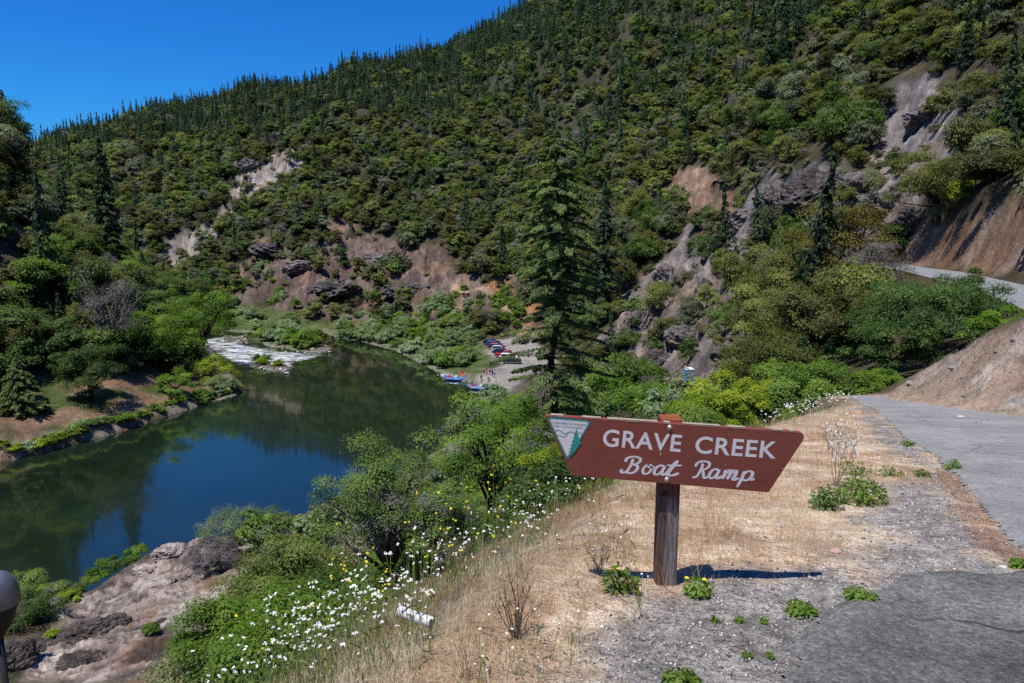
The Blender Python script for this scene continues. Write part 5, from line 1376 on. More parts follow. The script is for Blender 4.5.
for i in range(16):
    px, py = [(912, 384), (925, 392), (953, 369), (962, 378), (1000, 392), (1012, 372), (938, 376), (975, 362), (905, 393), (940, 399), (985, 402), (1018, 402), (966, 396), (930, 383), (996, 352), (1015, 340)][i]
    p = hit(px, py, 9, 40); s = (.04 + .09 * rsq.rand()) * (1.6 if i < 3 else 1)
    o = link(bpy.data.objects.new('stone', stone_mesh('bank_stone', 700 + i, (s, s * .8, s * .6), M_STONEG if i % 3 else M_ROCKP))); o.location = (p[0], p[1], p[2] + s * .02); o.rotation_euler = (.3, .2, i)
    tag(o, 'angular stone lying on the cut bank beside the road', 'stone', 'stones on the cut bank')
print('SIGNBASE', sz0 - ZC, at_depth(664, 585, SD_Y + .045)[2] - ZC)
# ------------------------------------------------------------------ dry grass, gravel, flowers, weeds on the shoulder
def bench_samples(n, seed, poly_test, ymax=21, power=1.35):
    rs = np.random.RandomState(seed); k = n * 5
    d = 1.8 + (ymax - 1.8) * rs.rand(k) ** power; a = np.radians(-36 + 72 * rs.rand(k)); x = d * np.sin(a); y = d * np.cos(a)
    m = poly_test(x, y, rs); return x[m][:n], y[m][:n], rs
def grass_test(x, y, rs):
    sb = sdist(x, y, BENCH); n3 = fbm(x, y, 1.3, 4, 13); n4 = fbm(x, y, .3, 3, 14)
    g = gravel_mask(x, y, n3, n4); ok = (sb < 1.6) & (px_road(x, y) < .3) & (x < np.interp(y, [0, 5, 10, 22], [4, 4.5, 6.6, 11]))
    ok &= ~((np.abs(x - OX) < .5) & (y > SD_Y - .75) & (y < SD_Y + .12) & (rs.rand(len(x)) < .8))
    return ok & (rs.rand(len(x)) > g * .96) & (rs.rand(len(x)) < .25 + 1.3 * smooth(-.25, .15, fbm(x, y, .55, 3, 23)))
def blades(x, y, rs, per, h0, h1, spread, width, lean):
    n = len(x); X = np.repeat(x, per) + rs.normal(size=n * per) * spread; Y = np.repeat(y, per) + rs.normal(size=n * per) * spread
    Z = HG(X, Y) - .005; h = h0 + (h1 - h0) * rs.rand(n * per) ** 1.6; a = rs.rand(n * per) * 6.283; ln = lean * (.2 + rs.rand(n * per))
    dx, dy = np.cos(a), np.sin(a); w = width * (.7 + .6 * rs.rand(n * per)) * (.5 + np.hypot(X, Y) / 8); b = rs.rand(n * per) * 6.283; wx, wy = np.cos(b) * w, np.sin(b) * w
    P = np.stack([X, Y, Z], 1); M = P + np.stack([dx * ln * h * .35, dy * ln * h * .35, h * .6], 1); T = P + np.stack([dx * ln * h, dy * ln * h, h * (1 - .25 * ln)], 1); Wv = np.stack([wx, wy, 0 * wx], 1)
    V = np.stack([P - Wv, P + Wv, M + Wv * .7, M - Wv * .7, T], 1).reshape(-1, 3); i = np.arange(n * per) * 5
    F4 = np.stack([i, i + 1, i + 2, i + 3], 1); F3 = np.stack([i + 3, i + 2, i + 4, i + 4], 1)
    return V, F4, np.stack([i + 3, i + 2, i + 4], 1), np.repeat(np.clip(.5 + 1.5 * fbm(X, Y, .7, 3, 29) + .5 * (rs.rand(n * per) - .5), 0, 1), 5)
def tri_mesh(name, V, F4, F3, mat, sh):
    F = np.concatenate([F4[:, [0, 1, 2]], F4[:, [0, 2, 3]], F3]); return np_mesh(name, V, F, mat, {'shade': sh})
ML_STRAW = mat_leaf('straw', (.46, .26, .13), (.72, .53, .34), (.86, .76, .60), .38, .05, .7, .1)
x, y, rs = bench_samples(12000, 3, grass_test)
V, F4, F3, sh = blades(x, y, rs, 6, .015, .07, .026, .0013, 1.1)
o = link(bpy.data.objects.new('dry_grass', tri_mesh('dry_grass', V, F4, F3, ML_STRAW, sh))); tag(o, 'short dry tan grass matted over the shoulder around the sign', 'grass', None, 'stuff')
x, y, rs = bench_samples(700, 4, lambda x, y, rs: grass_test(x, y, rs) & (sdist(x, y, BENCH) > -1.6))
V, F4, F3, sh = blades(x, y, rs, 9, .12, .34, .03, .0011, .5)
o = link(bpy.data.objects.new('tall_grass', tri_mesh('tall_grass', V, F4, F3, ML_STRAW, sh))); tag(o, 'taller straw coloured grass stalks along the edge of the drop', 'grass', None, 'stuff')
# grass on the cut bank
rs = np.random.RandomState(6); bx = np.stack([8 + 12 * rs.rand(6000), 13 + 15 * rs.rand(6000)], 1); bz_ = HG(bx[:, 0], bx[:, 1]); m = (zone('cutbank', bx[:, 0], bx[:, 1], bz_, 5) > .5) & (px_road(bx[:, 0], bx[:, 1]) < .1) & (rs.rand(6000) < .4 + 1.2 * fbm(bx[:, 0], bx[:, 1], 1.5, 3, 8)); bx = bx[m]
V, F4, F3, sh = blades(bx[:, 0], bx[:, 1], rs, 7, .05, .2, .07, .0012, .8)
ML_PALE = mat_leaf('pale_straw', (.25, .19, .13), (.46, .38, .28), (.62, .55, .45), .2, .05, .7, .1)
o = link(bpy.data.objects.new('bank_grass', tri_mesh('bank_grass', V, F4, F3, ML_PALE, sh))); tag(o, 'sparse pale dry grass on the cut bank beside the road', 'grass', None, 'stuff')
# gravel
def gravel_test(x, y, rs):
    n3 = fbm(x, y, 1.3, 4, 13); n4 = fbm(x, y, .3, 3, 14); g = gravel_mask(x, y, n3, n4); sb = sdist(x, y, BENCH)
    return (sb < -.2) & (px_road(x, y) < .25) & (rs.rand(len(x)) < .08 + g)
x, y, rs = bench_samples(15000, 8, gravel_test, 12, 1.3)
n = len(x); s = (.003 + .009 * rs.rand(n) ** 3.5) * (.7 + .12 * y); z = HG(x, y)
oct_ = np.array([[1, 0, 0], [0, 1, 0], [-1, 0, 0], [0, -1, 0], [.2, .1, .8], [0, 0, -.5]])
ang = rs.rand(n) * 6.283; Vg = oct_[None] * (1 + .3 * rs.normal(size=(n, 6, 1))) * s[:, None, None] * np.stack([np.ones(n), .6 + .5 * rs.rand(n), .6 + .4 * rs.rand(n)], 1)[:, None]
Vr = np.stack([Vg[..., 0] * np.cos(ang)[:, None] - Vg[..., 1] * np.sin(ang)[:, None], Vg[..., 0] * np.sin(ang)[:, None] + Vg[..., 1] * np.cos(ang)[:, None], Vg[..., 2]], -1) + np.stack([x, y, z + s * .2], 1)[:, None]
ft = np.array([[0, 1, 4], [1, 2, 4], [2, 3, 4], [3, 0, 4], [1, 0, 5], [2, 1, 5], [3, 2, 5], [0, 3, 5]])
Fg = (np.arange(n)[:, None, None] * 6 + ft[None]).reshape(-1, 3)
M_GRAV = mat_leaf('gravel_chips', (.14, .13, .12), (.33, .31, .29), (.58, .55, .53), 0.0, 0, .85, .2)
o = link(bpy.data.objects.new('gravel', np_mesh('gravel', Vr.reshape(-1, 3), Fg, M_GRAV, {'shade': np.repeat(rs.rand(n), 6)}))); tag(o, 'loose grey gravel scattered over the shoulder', 'gravel', None, 'stuff')

# flower drift along the edge: stems, leaves, white and yellow heads
def flowers(name, label, pts, rs, hmin, hmax, head, mat, stemmat, per=5, lean=.25, lump=1):
    SV = []; SF = []; HP = []; HN = []; HS = []; LP = []
    for x, y in pts:
        z = hgt(x, y)
        for _ in range(per):
            h = hmin + (hmax - hmin) * rs.rand(); a = rs.rand() * 6.283; bx_, by_ = x + rs.normal() * .05, y + rs.normal() * .05
            tx, ty = bx_ + math.cos(a) * lean * h * rs.rand(), by_ + math.sin(a) * lean * h * rs.rand(); b = len(SV); w = .0016
            SV += [(bx_ - w, by_, z), (bx_ + w, by_, z), (tx + w * .6, ty, z + h), (tx - w * .6, ty, z + h)]; SF.append((b, b + 1, b + 2, b + 3))
            for _ in range(lump):
                HP.append((tx + rs.normal() * head * .8 * (lump > 1), ty + rs.normal() * head * .8 * (lump > 1), z + h + rs.normal() * head * .5 * (lump > 1))); HN.append(unit(np.array([rs.normal() * .5, rs.normal() * .5 - .35, 1.0]))); HS.append(head * (.7 + .6 * rs.rand()))
            for _ in range(1):
                f = rs.rand() * .8; LP.append((bx_ + (tx - bx_) * f + rs.normal() * .025, by_ + (ty - by_) * f + rs.normal() * .025, z + h * f))
    HP = np.array(HP); HN = np.array(HN); HS = np.array(HS); n = len(HP)
    a_ = unit(np.cross(HN, rs.normal(size=(n, 3)))); b_ = np.cross(HN, a_); V = []; k = 7
    ringv = [HP + (a_ * math.cos(j * 6.283 / k) + b_ * math.sin(j * 6.283 / k)) * HS[:, None] * (.75 + .35 * (j % 2)) - HN * HS[:, None] * .15 for j in range(k)]
    V = np.stack([HP + HN * HS[:, None] * .25] + ringv, 1).reshape(-1, 3)
    F = (np.arange(n)[:, None, None] * (k + 1) + np.array([[0, 1 + j, 1 + (j + 1) % k] for j in range(k)])[None]).reshape(-1, 3)
    LP = np.array(LP); LV, LF = cards(LP, unit(rs.normal(size=(len(LP), 3)) + np.array([0, 0, .6])), .05 * (.6 + .8 * rs.rand(len(LP))), .011, rs)
    SVn = np.array(SV); SFn = np.array(SF)
    VV = np.concatenate([V, SVn, LV]); FF = np.concatenate([F, (SFn + len(V))[:, [0, 1, 2]], (SFn + len(V))[:, [0, 2, 3]], (LF + len(V) + len(SVn))[:, [0, 1, 2]], (LF + len(V) + len(SVn))[:, [0, 2, 3]]])
    fm = np.concatenate([np.zeros(len(F)), np.ones(len(FF) - len(F))])
    o = link(bpy.data.objects.new(name, np_mesh(name, VV, FF, [mat, stemmat], {'shade': np.full(len(VV), .5)}, False, fm))); tag(o, label, 'flowers', None, 'stuff')
M_PETALW = mat_simple('petal_white', (.80, .79, .74), .7, 0, .06, 60, .1); M_PETALY = mat_simple('petal_yellow', (.72, .58, .03), .7, 0, .1, 60, .1)
ML_STEM = mat_leaf('flower_stem', (.09, .12, .03), (.20, .25, .08), (.3, .34, .14), .3, .05)
def edge_band(n, seed, t0, t1, s0, s1, dens=1.0):
    """points beside the drop: t along the edge (index of the EDGE points), s metres outward"""
    rs = np.random.RandomState(seed); E = np.array(EDGE); out = []
    while len(out) < n:
        tt = t0 + (t1 - t0) * rs.rand(); i = int(tt); f = tt - i; p = E[i] + (E[i + 1] - E[i]) * f; d = E[i + 1] - E[i]; d /= np.linalg.norm(d); nrm = np.array([-d[1], d[0]])
        q = p + nrm * (s0 + (s1 - s0) * rs.rand())
        if vnoise(q[0] * 1.4 + 9, q[1] * 1.4, 4) < .35 + .3 * rs.rand(): continue
        out.append((q[0], q[1]))
    return out, rs
pts, rs = edge_band(80, 12, 3.0, 8.5, .1, 1.6)
flowers('white_flowers', 'drift of small white wildflowers along the edge of the drop left of the sign', pts, rs, .12, .42, .0058, M_PETALW, ML_STEM, 4, .4, 4)
pts, rs = edge_band(30, 16, 3.0, 4.2, .0, 1.0)
flowers('white_flowers', 'white wildflowers massed at the bottom edge beside the glossy green bush', pts, rs, .2, .55, .0055, M_PETALW, ML_STEM, 4, .4, 4)
pts, rs = edge_band(22, 13, 3.8, 6.4, .3, 1.4)
flowers('yellow_flowers', 'yellow mustard flowers mixed among the white ones left of the sign', pts, rs, .25, .7, .007, M_PETALY, ML_STEM, 3, .35, 2)
pts, rs = edge_band(26, 14, 3.2, 8.5, -.8, .2)
flowers('white_flowers', 'thin scatter of white flowers in the dry grass at the edge', pts, rs, .08, .25, .006, M_PETALW, ML_STEM, 3, .3, 1)
pts, rs = edge_band(26, 15, 10.4, 11.9, -.3, .5)
flowers('white_flowers', 'white flowers where the dry grass meets the far end of the road', pts, rs, .2, .45, .015, M_PETALW, ML_STEM, 5, .3, 2)

def weed(px, py, w, h, label, seed, mat=ML_GREEN, flowers_=None, leaf=.045, n=260, cat='weed'):
    rs = np.random.RandomState(3000 + seed); p = on_bench(px, py); z = hgt(p[0], p[1]); R = w / FPX * p[1] / 2; hh = h / FPX * p[1]
    t = empty('weed', (p[0], p[1], z)); tag(t, label, cat)
    a = rs.rand(n) * 6.283; r = R * rs.rand(n) ** .6; zz = hh * (.12 + .88 * rs.rand(n) * (1 - .55 * (r / R) ** 2)); P = np.stack([np.cos(a) * r, np.sin(a) * r, zz], 1)
    N_ = unit(np.stack([np.cos(a) * .5, np.sin(a) * .5, np.ones(n)], 1) + rs.normal(size=(n, 3)) * .4)
    V, F = cards(P, N_, leaf * (.6 + .8 * rs.rand(n)), leaf * .42, rs, unit(np.stack([np.cos(a), np.sin(a), .5 + 0 * a], 1)))
    crown_part('leaves', t, mat, V, F, np.repeat(np.clip(.3 + .5 * rs.rand(n), 0, 1), 4))
    mb = MB()
    for i in range(0, n, max(1, n // 26)): mb.tube([(0, 0, -.01), (P[i][0] * .5, P[i][1] * .5, P[i][2] * .6), tuple(P[i])], [.003, .0022, .001], 4, False)
    mb.build('stem', ML_STEM, t)
    if flowers_:
        for i in range(flowers_):
            q = P[int(rs.randint(n))]; MB().lathe([(0, .006), (.008, .005), (.014, 0), (.006, -.004)], (q[0], q[1], q[2] + .02), 8).build('flower', M_PETALY, t)
    return t
weed(618, 592, 34, 32, 'green weed left of the foot of the post', 1, ML_GREEN, 1, .04, 150)
weed(698, 594, 30, 20, 'green weed with yellow flowers right of the foot of the post', 2, ML_GREEN, 2, .04, 150)
weed(636, 594, 12, 24, 'thin upright weed at the left side of the post', 3, ML_GREEN, None, .035, 40)
weed(801, 611, 32, 14, 'low green weed on the gravel below the pink stone', 4, ML_GREEN, None, .04, 150)
weed(861, 599, 34, 13, 'low green weed on the gravel beside the dark asphalt', 5, ML_GREEN, None, .04, 160)
weed(682, 684, 42, 14, 'green weed cut by the bottom edge of the photo', 6, ML_GREEN, None, .035, 170)
for i, (px, py, w) in enumerate([(714, 620, 11), (739, 620, 12), (764, 622, 10), (748, 656, 12), (770, 656, 10)]):
    weed(px, py, w, 7, ['tiny weed leftmost of three in line on the gravel', 'tiny weed in the middle of three in line on the gravel', 'tiny weed rightmost of three in line on the gravel', 'tiny flat weed lower on the gravel, the left of two', 'tiny flat weed lower on the gravel, the right of two'][i], 10 + i, ML_GREEN, None, .022, 40)
weed(860, 503, 52, 28, 'bright green bushy weed in the dry grass right of the sign', 20, ML_GREEN, None, .045, 620)
weed(826, 508, 34, 26, 'darker green weed left of the bright bushy one', 21, ML_DARK, None, .045, 320)
weed(858, 474, 40, 14, 'thin green weeds behind the bright bushy one', 22, ML_GREEN, None, .05, 130)
weed(890, 476, 26, 10, 'low thin weed at the edge of the gravel strip', 23, ML_GREEN, None, .05, 60)
weed(953, 470, 16, 12, 'green tuft at the broken edge of the road', 24, ML_GREEN, None, .05, 90)
weed(922, 477, 16, 8, 'flat green weed on the gravel strip beside the road', 25, ML_GREEN, None, .05, 60)
weed(1018, 566, 18, 10, 'green tuft at the right edge where the asphalts meet', 26, ML_GREEN, None, .04, 80)
weed(908, 446, 14, 8, 'small green tuft where the grass meets the road', 27, ML_GREEN, None, .06, 50)
# bare twiggy shrub and the tall dry flower stalks
def twig(px, py, w, h, label, seed, mat, n=16, r=.0028, blooms=None, cat='shrub', nm='twiggy_shrub'):
    rs = np.random.RandomState(4000 + seed); p = on_bench(px, py); z = hgt(p[0], p[1]); R = w / FPX * p[1] / 2; hh = h / FPX * p[1]
    t = empty(nm, (p[0], p[1], z)); tag(t, label, cat); mb = MB(); tips = []
    for i in range(n):
        a = rs.rand() * 6.283; e = np.array([math.cos(a) * R * rs.rand() ** .5, math.sin(a) * R * rs.rand() ** .5, hh * (.55 + .45 * rs.rand())]); m = e * .5 + np.array([rs.normal() * R * .12, rs.normal() * R * .12, hh * .03])
        mb.tube([(rs.normal() * .01, rs.normal() * .01, -.03), tuple(m), tuple(e)], [r, r * .7, r * .3], 5); tips.append(e)
        for _ in range(4):
            f = .3 + .6 * rs.rand(); b = m * (1 - f) + e * f; q = b + unit(rs.normal(size=3) + np.array([0, 0, .7])) * hh * (.1 + .18 * rs.rand()); mb.tube([tuple(b), tuple(q)], [r * .5, r * .2], 4); tips.append(q)
    mb.build('twigs', mat, t)
    if blooms:
        tips = np.array(tips); P = np.repeat(tips, 7, 0) + rs.normal(size=(len(tips) * 7, 3)) * np.array([.012, .012, .05])
        V, F = cards(P, unit(rs.normal(size=P.shape) + np.array([0, -.3, .6])), .026, .02, rs); crown_part('blossoms', t, blooms, V, F, np.repeat(rs.rand(len(P)), 4))
    return t
ML_BLOOM = mat_leaf('pale_bloom', (.45, .43, .40), (.62, .60, .57), (.78, .76, .74), .2, 0)
M_TWIG = mat_simple('twig_brown', (.10, .065, .05), .9, 0, .4, 30); M_STRAWS = mat_simple('straw_stem', (.34, .25, .15), .9, 0, .3, 30)
twig(516, 640, 62, 74, 'bare reddish twiggy shrub on the shoulder left of the sign', 1, M_TWIG, 18)
twig(600, 570, 60, 60, 'dry twiggy weed under the left half of the sign', 2, M_STRAWS, 14, .002)
twig(836, 486, 44, 74, 'tall dry stalks with white plumes right of the sign', 3, M_STRAWS, 12, .0028, ML_BLOOM, 'plant', 'plumed_plant')
twig(465, 680, 40, 60, 'dry stalk tuft at the bottom edge', 4, M_STRAWS, 10, .002)
twig(650, 500, 36, 30, 'dry stalks behind the post under the sign', 5, M_STRAWS, 10, .002)
twig(778, 470, 40, 40, 'thin dry stalks in the grass beyond the right end of the sign', 6, M_STRAWS, 10, .0024)
# ------------------------------------------------------------------ landing: cars, rafts, people, toilet
M_GLASSD = mat_simple('car_glass', (.02, .025, .03), .08, 0, .05, 5, .6); M_TYRE = mat_simple('tyre_black', (.02, .02, .02), .8, 0, .2, 20); M_RIM = mat_simple('rim_grey', (.4, .4, .41), .35, .7, .1, 10)
M_LAMP = mat_simple('lamp_glass', (.75, .75, .72), .2, 0, .05, 10); M_TAIL = mat_simple('tail_red', (.4, .02, .02), .3, 0, .05, 10)
PAINT = {k: mat_simple('paint_' + k, c, .3, .1, .05, 3, .6) for k, c in (('black', (.012, .013, .016)), ('navy', (.012, .02, .055)), ('red', (.36, .015, .03)), ('blue', (.02, .08, .32)), ('white', (.75, .76, .78)), ('darkred', (.22, .012, .03)), ('silver', (.45, .47, .49)), ('darkgreen', (.015, .03, .028)))}
def wheel_mesh():
    mb = MB(); V = []; F = []
    prof = [(.20, -.1), (.31, -.1), (.335, -.06), (.335, .06), (.31, .1), (.20, .1)]; n = 16
    for r, y in prof:
        for k in range(n): V.append((r * math.cos(k * 6.2832 / n), y, r * math.sin(k * 6.2832 / n)))
    for i in range(len(prof) - 1):
        for k in range(n): F.append((i * n + k, i * n + (k + 1) % n, (i + 1) * n + (k + 1) % n, (i + 1) * n + k))
    return V, F
def make_car(label, paint, pickup=False, group='cars parked in a row at the landing'):
    t = empty('parked_car', (0, 0, 0)); tag(t, label, 'car', group)
    def hull(prof, half, inset, name, mat, y_off=0.0, parent=None):
        """side outline (x, z) lofted across the width; inset narrows the upper points"""
        ys = [-1, -.92, .92, 1]; V = []; n = len(prof); F = []
        for s in ys:
            for x, z in prof:
                k = max(0.0, (z - .95) / .6) * inset; e = .96 if abs(s) == 1 else 1.0
                V.append((x * e, math.copysign(1, s) * (half - k) * abs(s) / 1.0, .55 + (z - .55) * e))
        for i in range(3):
            for k in range(n): F.append((i * n + k, i * n + (k + 1) % n, (i + 1) * n + (k + 1) % n, (i + 1) * n + k))
        F.append(tuple(range(n - 1, -1, -1))); F.append(tuple(3 * n + k for k in range(n)))
        return MB().add(V, F).build(name, mat, parent or t, False, .03)
    if pickup:
        body = hull([(-2.5, .45), (-2.55, .62), (-2.5, 1.05), (-.6, 1.08), (-.45, 1.66), (-.25, 1.76), (.55, 1.76), (.85, 1.66), (1.35, 1.12), (2.3, 1.02), (2.5, .85), (2.5, .42)], .92, .2, 'body', paint)
        gl = [(-.42, 1.15), (-.33, 1.6), (.52, 1.68), (.80, 1.6), (1.18, 1.15)]
    else:
        body = hull([(-2.2, .42), (-2.25, .65), (-2.2, 1.02), (-2.05, 1.12), (-1.75, 1.60), (-1.45, 1.70), (.1, 1.70), (.4, 1.62), (1.05, 1.08), (2.0, .95), (2.2, .78), (2.2, .40)], .88, .24, 'body', paint)
        gl = [(-1.9, 1.14), (-1.66, 1.55), (-1.4, 1.62), (.05, 1.62), (.36, 1.54), (.86, 1.12)]
    half = .885 if not pickup else .925; ins = .24 if not pickup else .2
    for s in (-1, 1):
        mb = MB(); mb.add([(x, s * (half - max(0, (z - .95) / .6) * ins + .004), z) for x, z in gl], [tuple(range(len(gl)))]); mb.build('side_window', M_GLASSD, t)
    if pickup: f0, f1, r0, r1 = (.88, 1.62), (1.30, 1.16), (-.46, 1.58), (-.58, 1.16)
    else: f0, f1, r0, r1 = (.44, 1.585), (1.02, 1.12), (-1.80, 1.55), (-2.05, 1.16)
    for nm, a, b, sg in (('windscreen', f0, f1, 1), ('rear_window', r0, r1, -1)):
        w0 = .60; w1 = .76; dx = .02 * sg; MB().add([(a[0] + dx, -w0, a[1] + .012), (a[0] + dx, w0, a[1] + .012), (b[0] + dx, w1, b[1] + .012), (b[0] + dx, -w1, b[1] + .012)], [(0, 1, 2, 3)]).build(nm, M_GLASSD, t)
    V, F = wheel_mesh(); X = (1.35, -1.35) if not pickup else (1.6, -1.55)
    for x in X:
        for s in (-1, 1):
            w = MB().add([(a + x, b + s * .80, c + .335) for a, b, c in V], F).build('wheel', M_TYRE, t, True)
            MB().add([(x + .2 * math.cos(k * .5236), s * (.89), .335 + .2 * math.sin(k * .5236)) for k in range(12)], [tuple(range(12))]).build('rim', M_RIM, w)
    xf = 2.2 if not pickup else 2.5; xr = -2.25 if not pickup else -2.55
    for s in (-1, 1):
        MB().box((xf - .02, s * .62, .78), (.05, .17, .07)).build('headlight', M_LAMP, t); MB().box((xr + .06, s * .70, .86), (.05, .10, .10)).build('tail_light', M_TAIL, t)
    return t
rowA, rowB = at_z(492, 344.5, 1.7), at_z(512, 363, 1.7)
cars = [('black', 'black car at the far end of the parked row', 0), ('blue', 'blue car second from the far end of the parked row', 0), ('darkred', 'dark red car third from the far end of the parked row', 0), ('silver', 'silver car in the middle of the parked row beside a blue one', 0), ('navy', 'navy blue car in the middle of the parked row', 0),
        ('red', 'bright red car nearer than the blue ones in the parked row', 1), ('white', 'white car second from the near end of the parked row', 0), ('darkgreen', 'black green car at the near end of the parked row', 0)]
for i, (k, lb, pk) in enumerate(cars):
    p = rowA + (rowB - rowA) * (i / 7.0); c = make_car(lb, PAINT[k], bool(pk)); c.location = (p[0], p[1], hgt(p[0], p[1]) + .02); c.rotation_euler = (0, 0, math.radians(-8 + 3 * math.sin(i * 2.1)))
p = at_z(524, 342.5, 1.8); c = make_car('dark navy car parked alone across from the row', PAINT['navy'], group='cars parked at the landing'); c.location = (p[0], p[1], hgt(p[0], p[1]) + .02); c.rotation_euler = (0, 0, 1.2)
# trailers / motorcycles read only as dark specks: small flat boat trailers
def make_trailer(label, px, py, rz):
    p = at_z(px, py, 1.8); t = empty('boat_trailer', (p[0], p[1], hgt(p[0], p[1])), rz); tag(t, label, 'trailer')
    mb = MB()
    for s in (-.7, .7): mb.tube([(-1.6, s, .5), (1.0, s, .5), (2.2, 0, .5)], .06, 6)
    for x in (-1.5, -.4, .6): mb.tube([(x, -.7, .5), (x, .7, .5)], .05, 6)
    mb.build('frame', M_DARKM, t); V, F = wheel_mesh()
    for s in (-1, 1): MB().add([(a * .9 - .4, b + s * .85, c * .9 + .31) for a, b, c in V], F).build('wheel', M_TYRE, t, True)
make_trailer('small dark boat trailer on the right side of the gravel parking', 521, 354, .4); make_trailer('small dark boat trailer nearer the trees on the parking', 527, 355.5, .9)

M_BLUE = mat_simple('raft_blue', (.03, .17, .50), .45, 0, .15, 2); M_FLOOR = mat_simple('raft_floor', (.16, .18, .2), .7, 0, .2, 3); M_ALU = mat_simple('raft_frame', (.55, .56, .57), .35, .6, .1, 4); M_COOL = mat_simple('cooler_white', (.78, .78, .78), .5, 0, .05, 4); M_REDB = mat_simple('gear_red', (.5, .03, .03), .6, 0, .2, 4); M_OAR = mat_simple('oar_wood', (.45, .3, .12), .5, 0, .2, 4)
def make_raft(label, px, py, rz, tube=M_BLUE, L=2.35, gear=True):
    p = at_z(px, py, .1); t = empty('river_raft', (p[0], p[1], .02), rz); tag(t, label, 'raft', None)
    pts = []; n = 40
    for k in range(n + 1):
        a = k * 6.2832 / n; x = L * (abs(math.cos(a)) ** .75) * math.copysign(1, math.cos(a)); y = .78 * (abs(math.sin(a)) ** .55) * math.copysign(1, math.sin(a)); pts.append((x, y, .26 + .40 * max(0, (abs(x) - L * .55) / (L * .45)) ** 1.6))
    MB().tube(pts, .25, 10, False).build('tube', tube, t, True)
    MB().box((0, 0, .16), (L * .85, .62, .05)).build('floor', M_FLOOR, t)
    for x in (-1.0, 1.0): MB().tube([(x, -.8, .36), (x, .8, .36)], .24, 10).build('thwart', tube, t, True)
    if gear:
        mb = MB()
        for s in (-.72, .72): mb.tube([(-1.1, s, .56), (1.1, s, .56)], .035, 6)
        for x in (-1.1, 0, 1.1): mb.tube([(x, -.72, .56), (x, .72, .56)], .035, 6)
        mb.build('rowing_frame', M_ALU, t)
        c = MB().box((.25, 0, .62), (.28, .5, .20)).build('cooler', M_COOL, t, False, .03); MB().box((.25, 0, .835), (.29, .51, .015)).build('lid', M_COOL, c)
        MB().box((-1.55, 0, .56), (.4, .5, .22), 0, .8).build('gear_bag', M_REDB, t, False, .06)
        for s in (-1, 1):
            o = MB().tube([(.2, s * .3, .85), (-.2, s * .9, .72), (-1.3, s * 1.7, .35)], .025, 6).build('oar', M_OAR, t); MB().box((-1.42, s * 1.78, .3), (.22, .07, .015), s * -.65).build('blade', M_OAR, o)
    return t
make_raft('bright blue inflatable raft moored farther upstream at the landing', 455, 379.5, math.radians(-14)); make_raft('paler blue inflatable raft with white cooler moored nearest', 480, 388.6, math.radians(-16), mat_simple('raft_blue_pale', (.10, .26, .52), .45, 0, .15, 2))
make_raft('small red raft pulled up behind the upstream blue one', 466, 375.5, math.radians(-8), mat_simple('raft_red', (.55, .04, .03), .45, 0, .15, 2), 1.3, False)

SKINM = [mat_simple('skin_light', (.55, .34, .25), .6, 0, .08, 5), mat_simple('skin_tan', (.42, .24, .16), .6, 0, .08, 5)]
HAIRM = [mat_simple('hair_dark', (.03, .02, .015), .7, 0, .2, 20), mat_simple('hair_fair', (.30, .20, .09), .7, 0, .2, 20)]
def skin_mesh(name, V, E, R, mat, sub=1):
    me = bpy.data.meshes.new(name); me.from_pydata(V, E, []); o = bpy.data.objects.new(name, me); COL.objects.link(o)
    m = o.modifiers.new('skin', 'SKIN'); m.use_smooth_shade = True
    for i, r in enumerate(R): me.skin_vertices[0].data[i].radius = (r, r) if not hasattr(r, '__len__') else r
    me.skin_vertices[0].data[0].use_root = True
    s = o.modifiers.new('sub', 'SUBSURF'); s.levels = sub; s.render_levels = sub
    dg = bpy.context.evaluated_depsgraph_get(); dg.update(); m2 = bpy.data.meshes.new_from_object(o.evaluated_get(dg)); m2.name = name
    bpy.data.objects.remove(o); m2.materials.clear(); m2.materials.append(mat); return m2
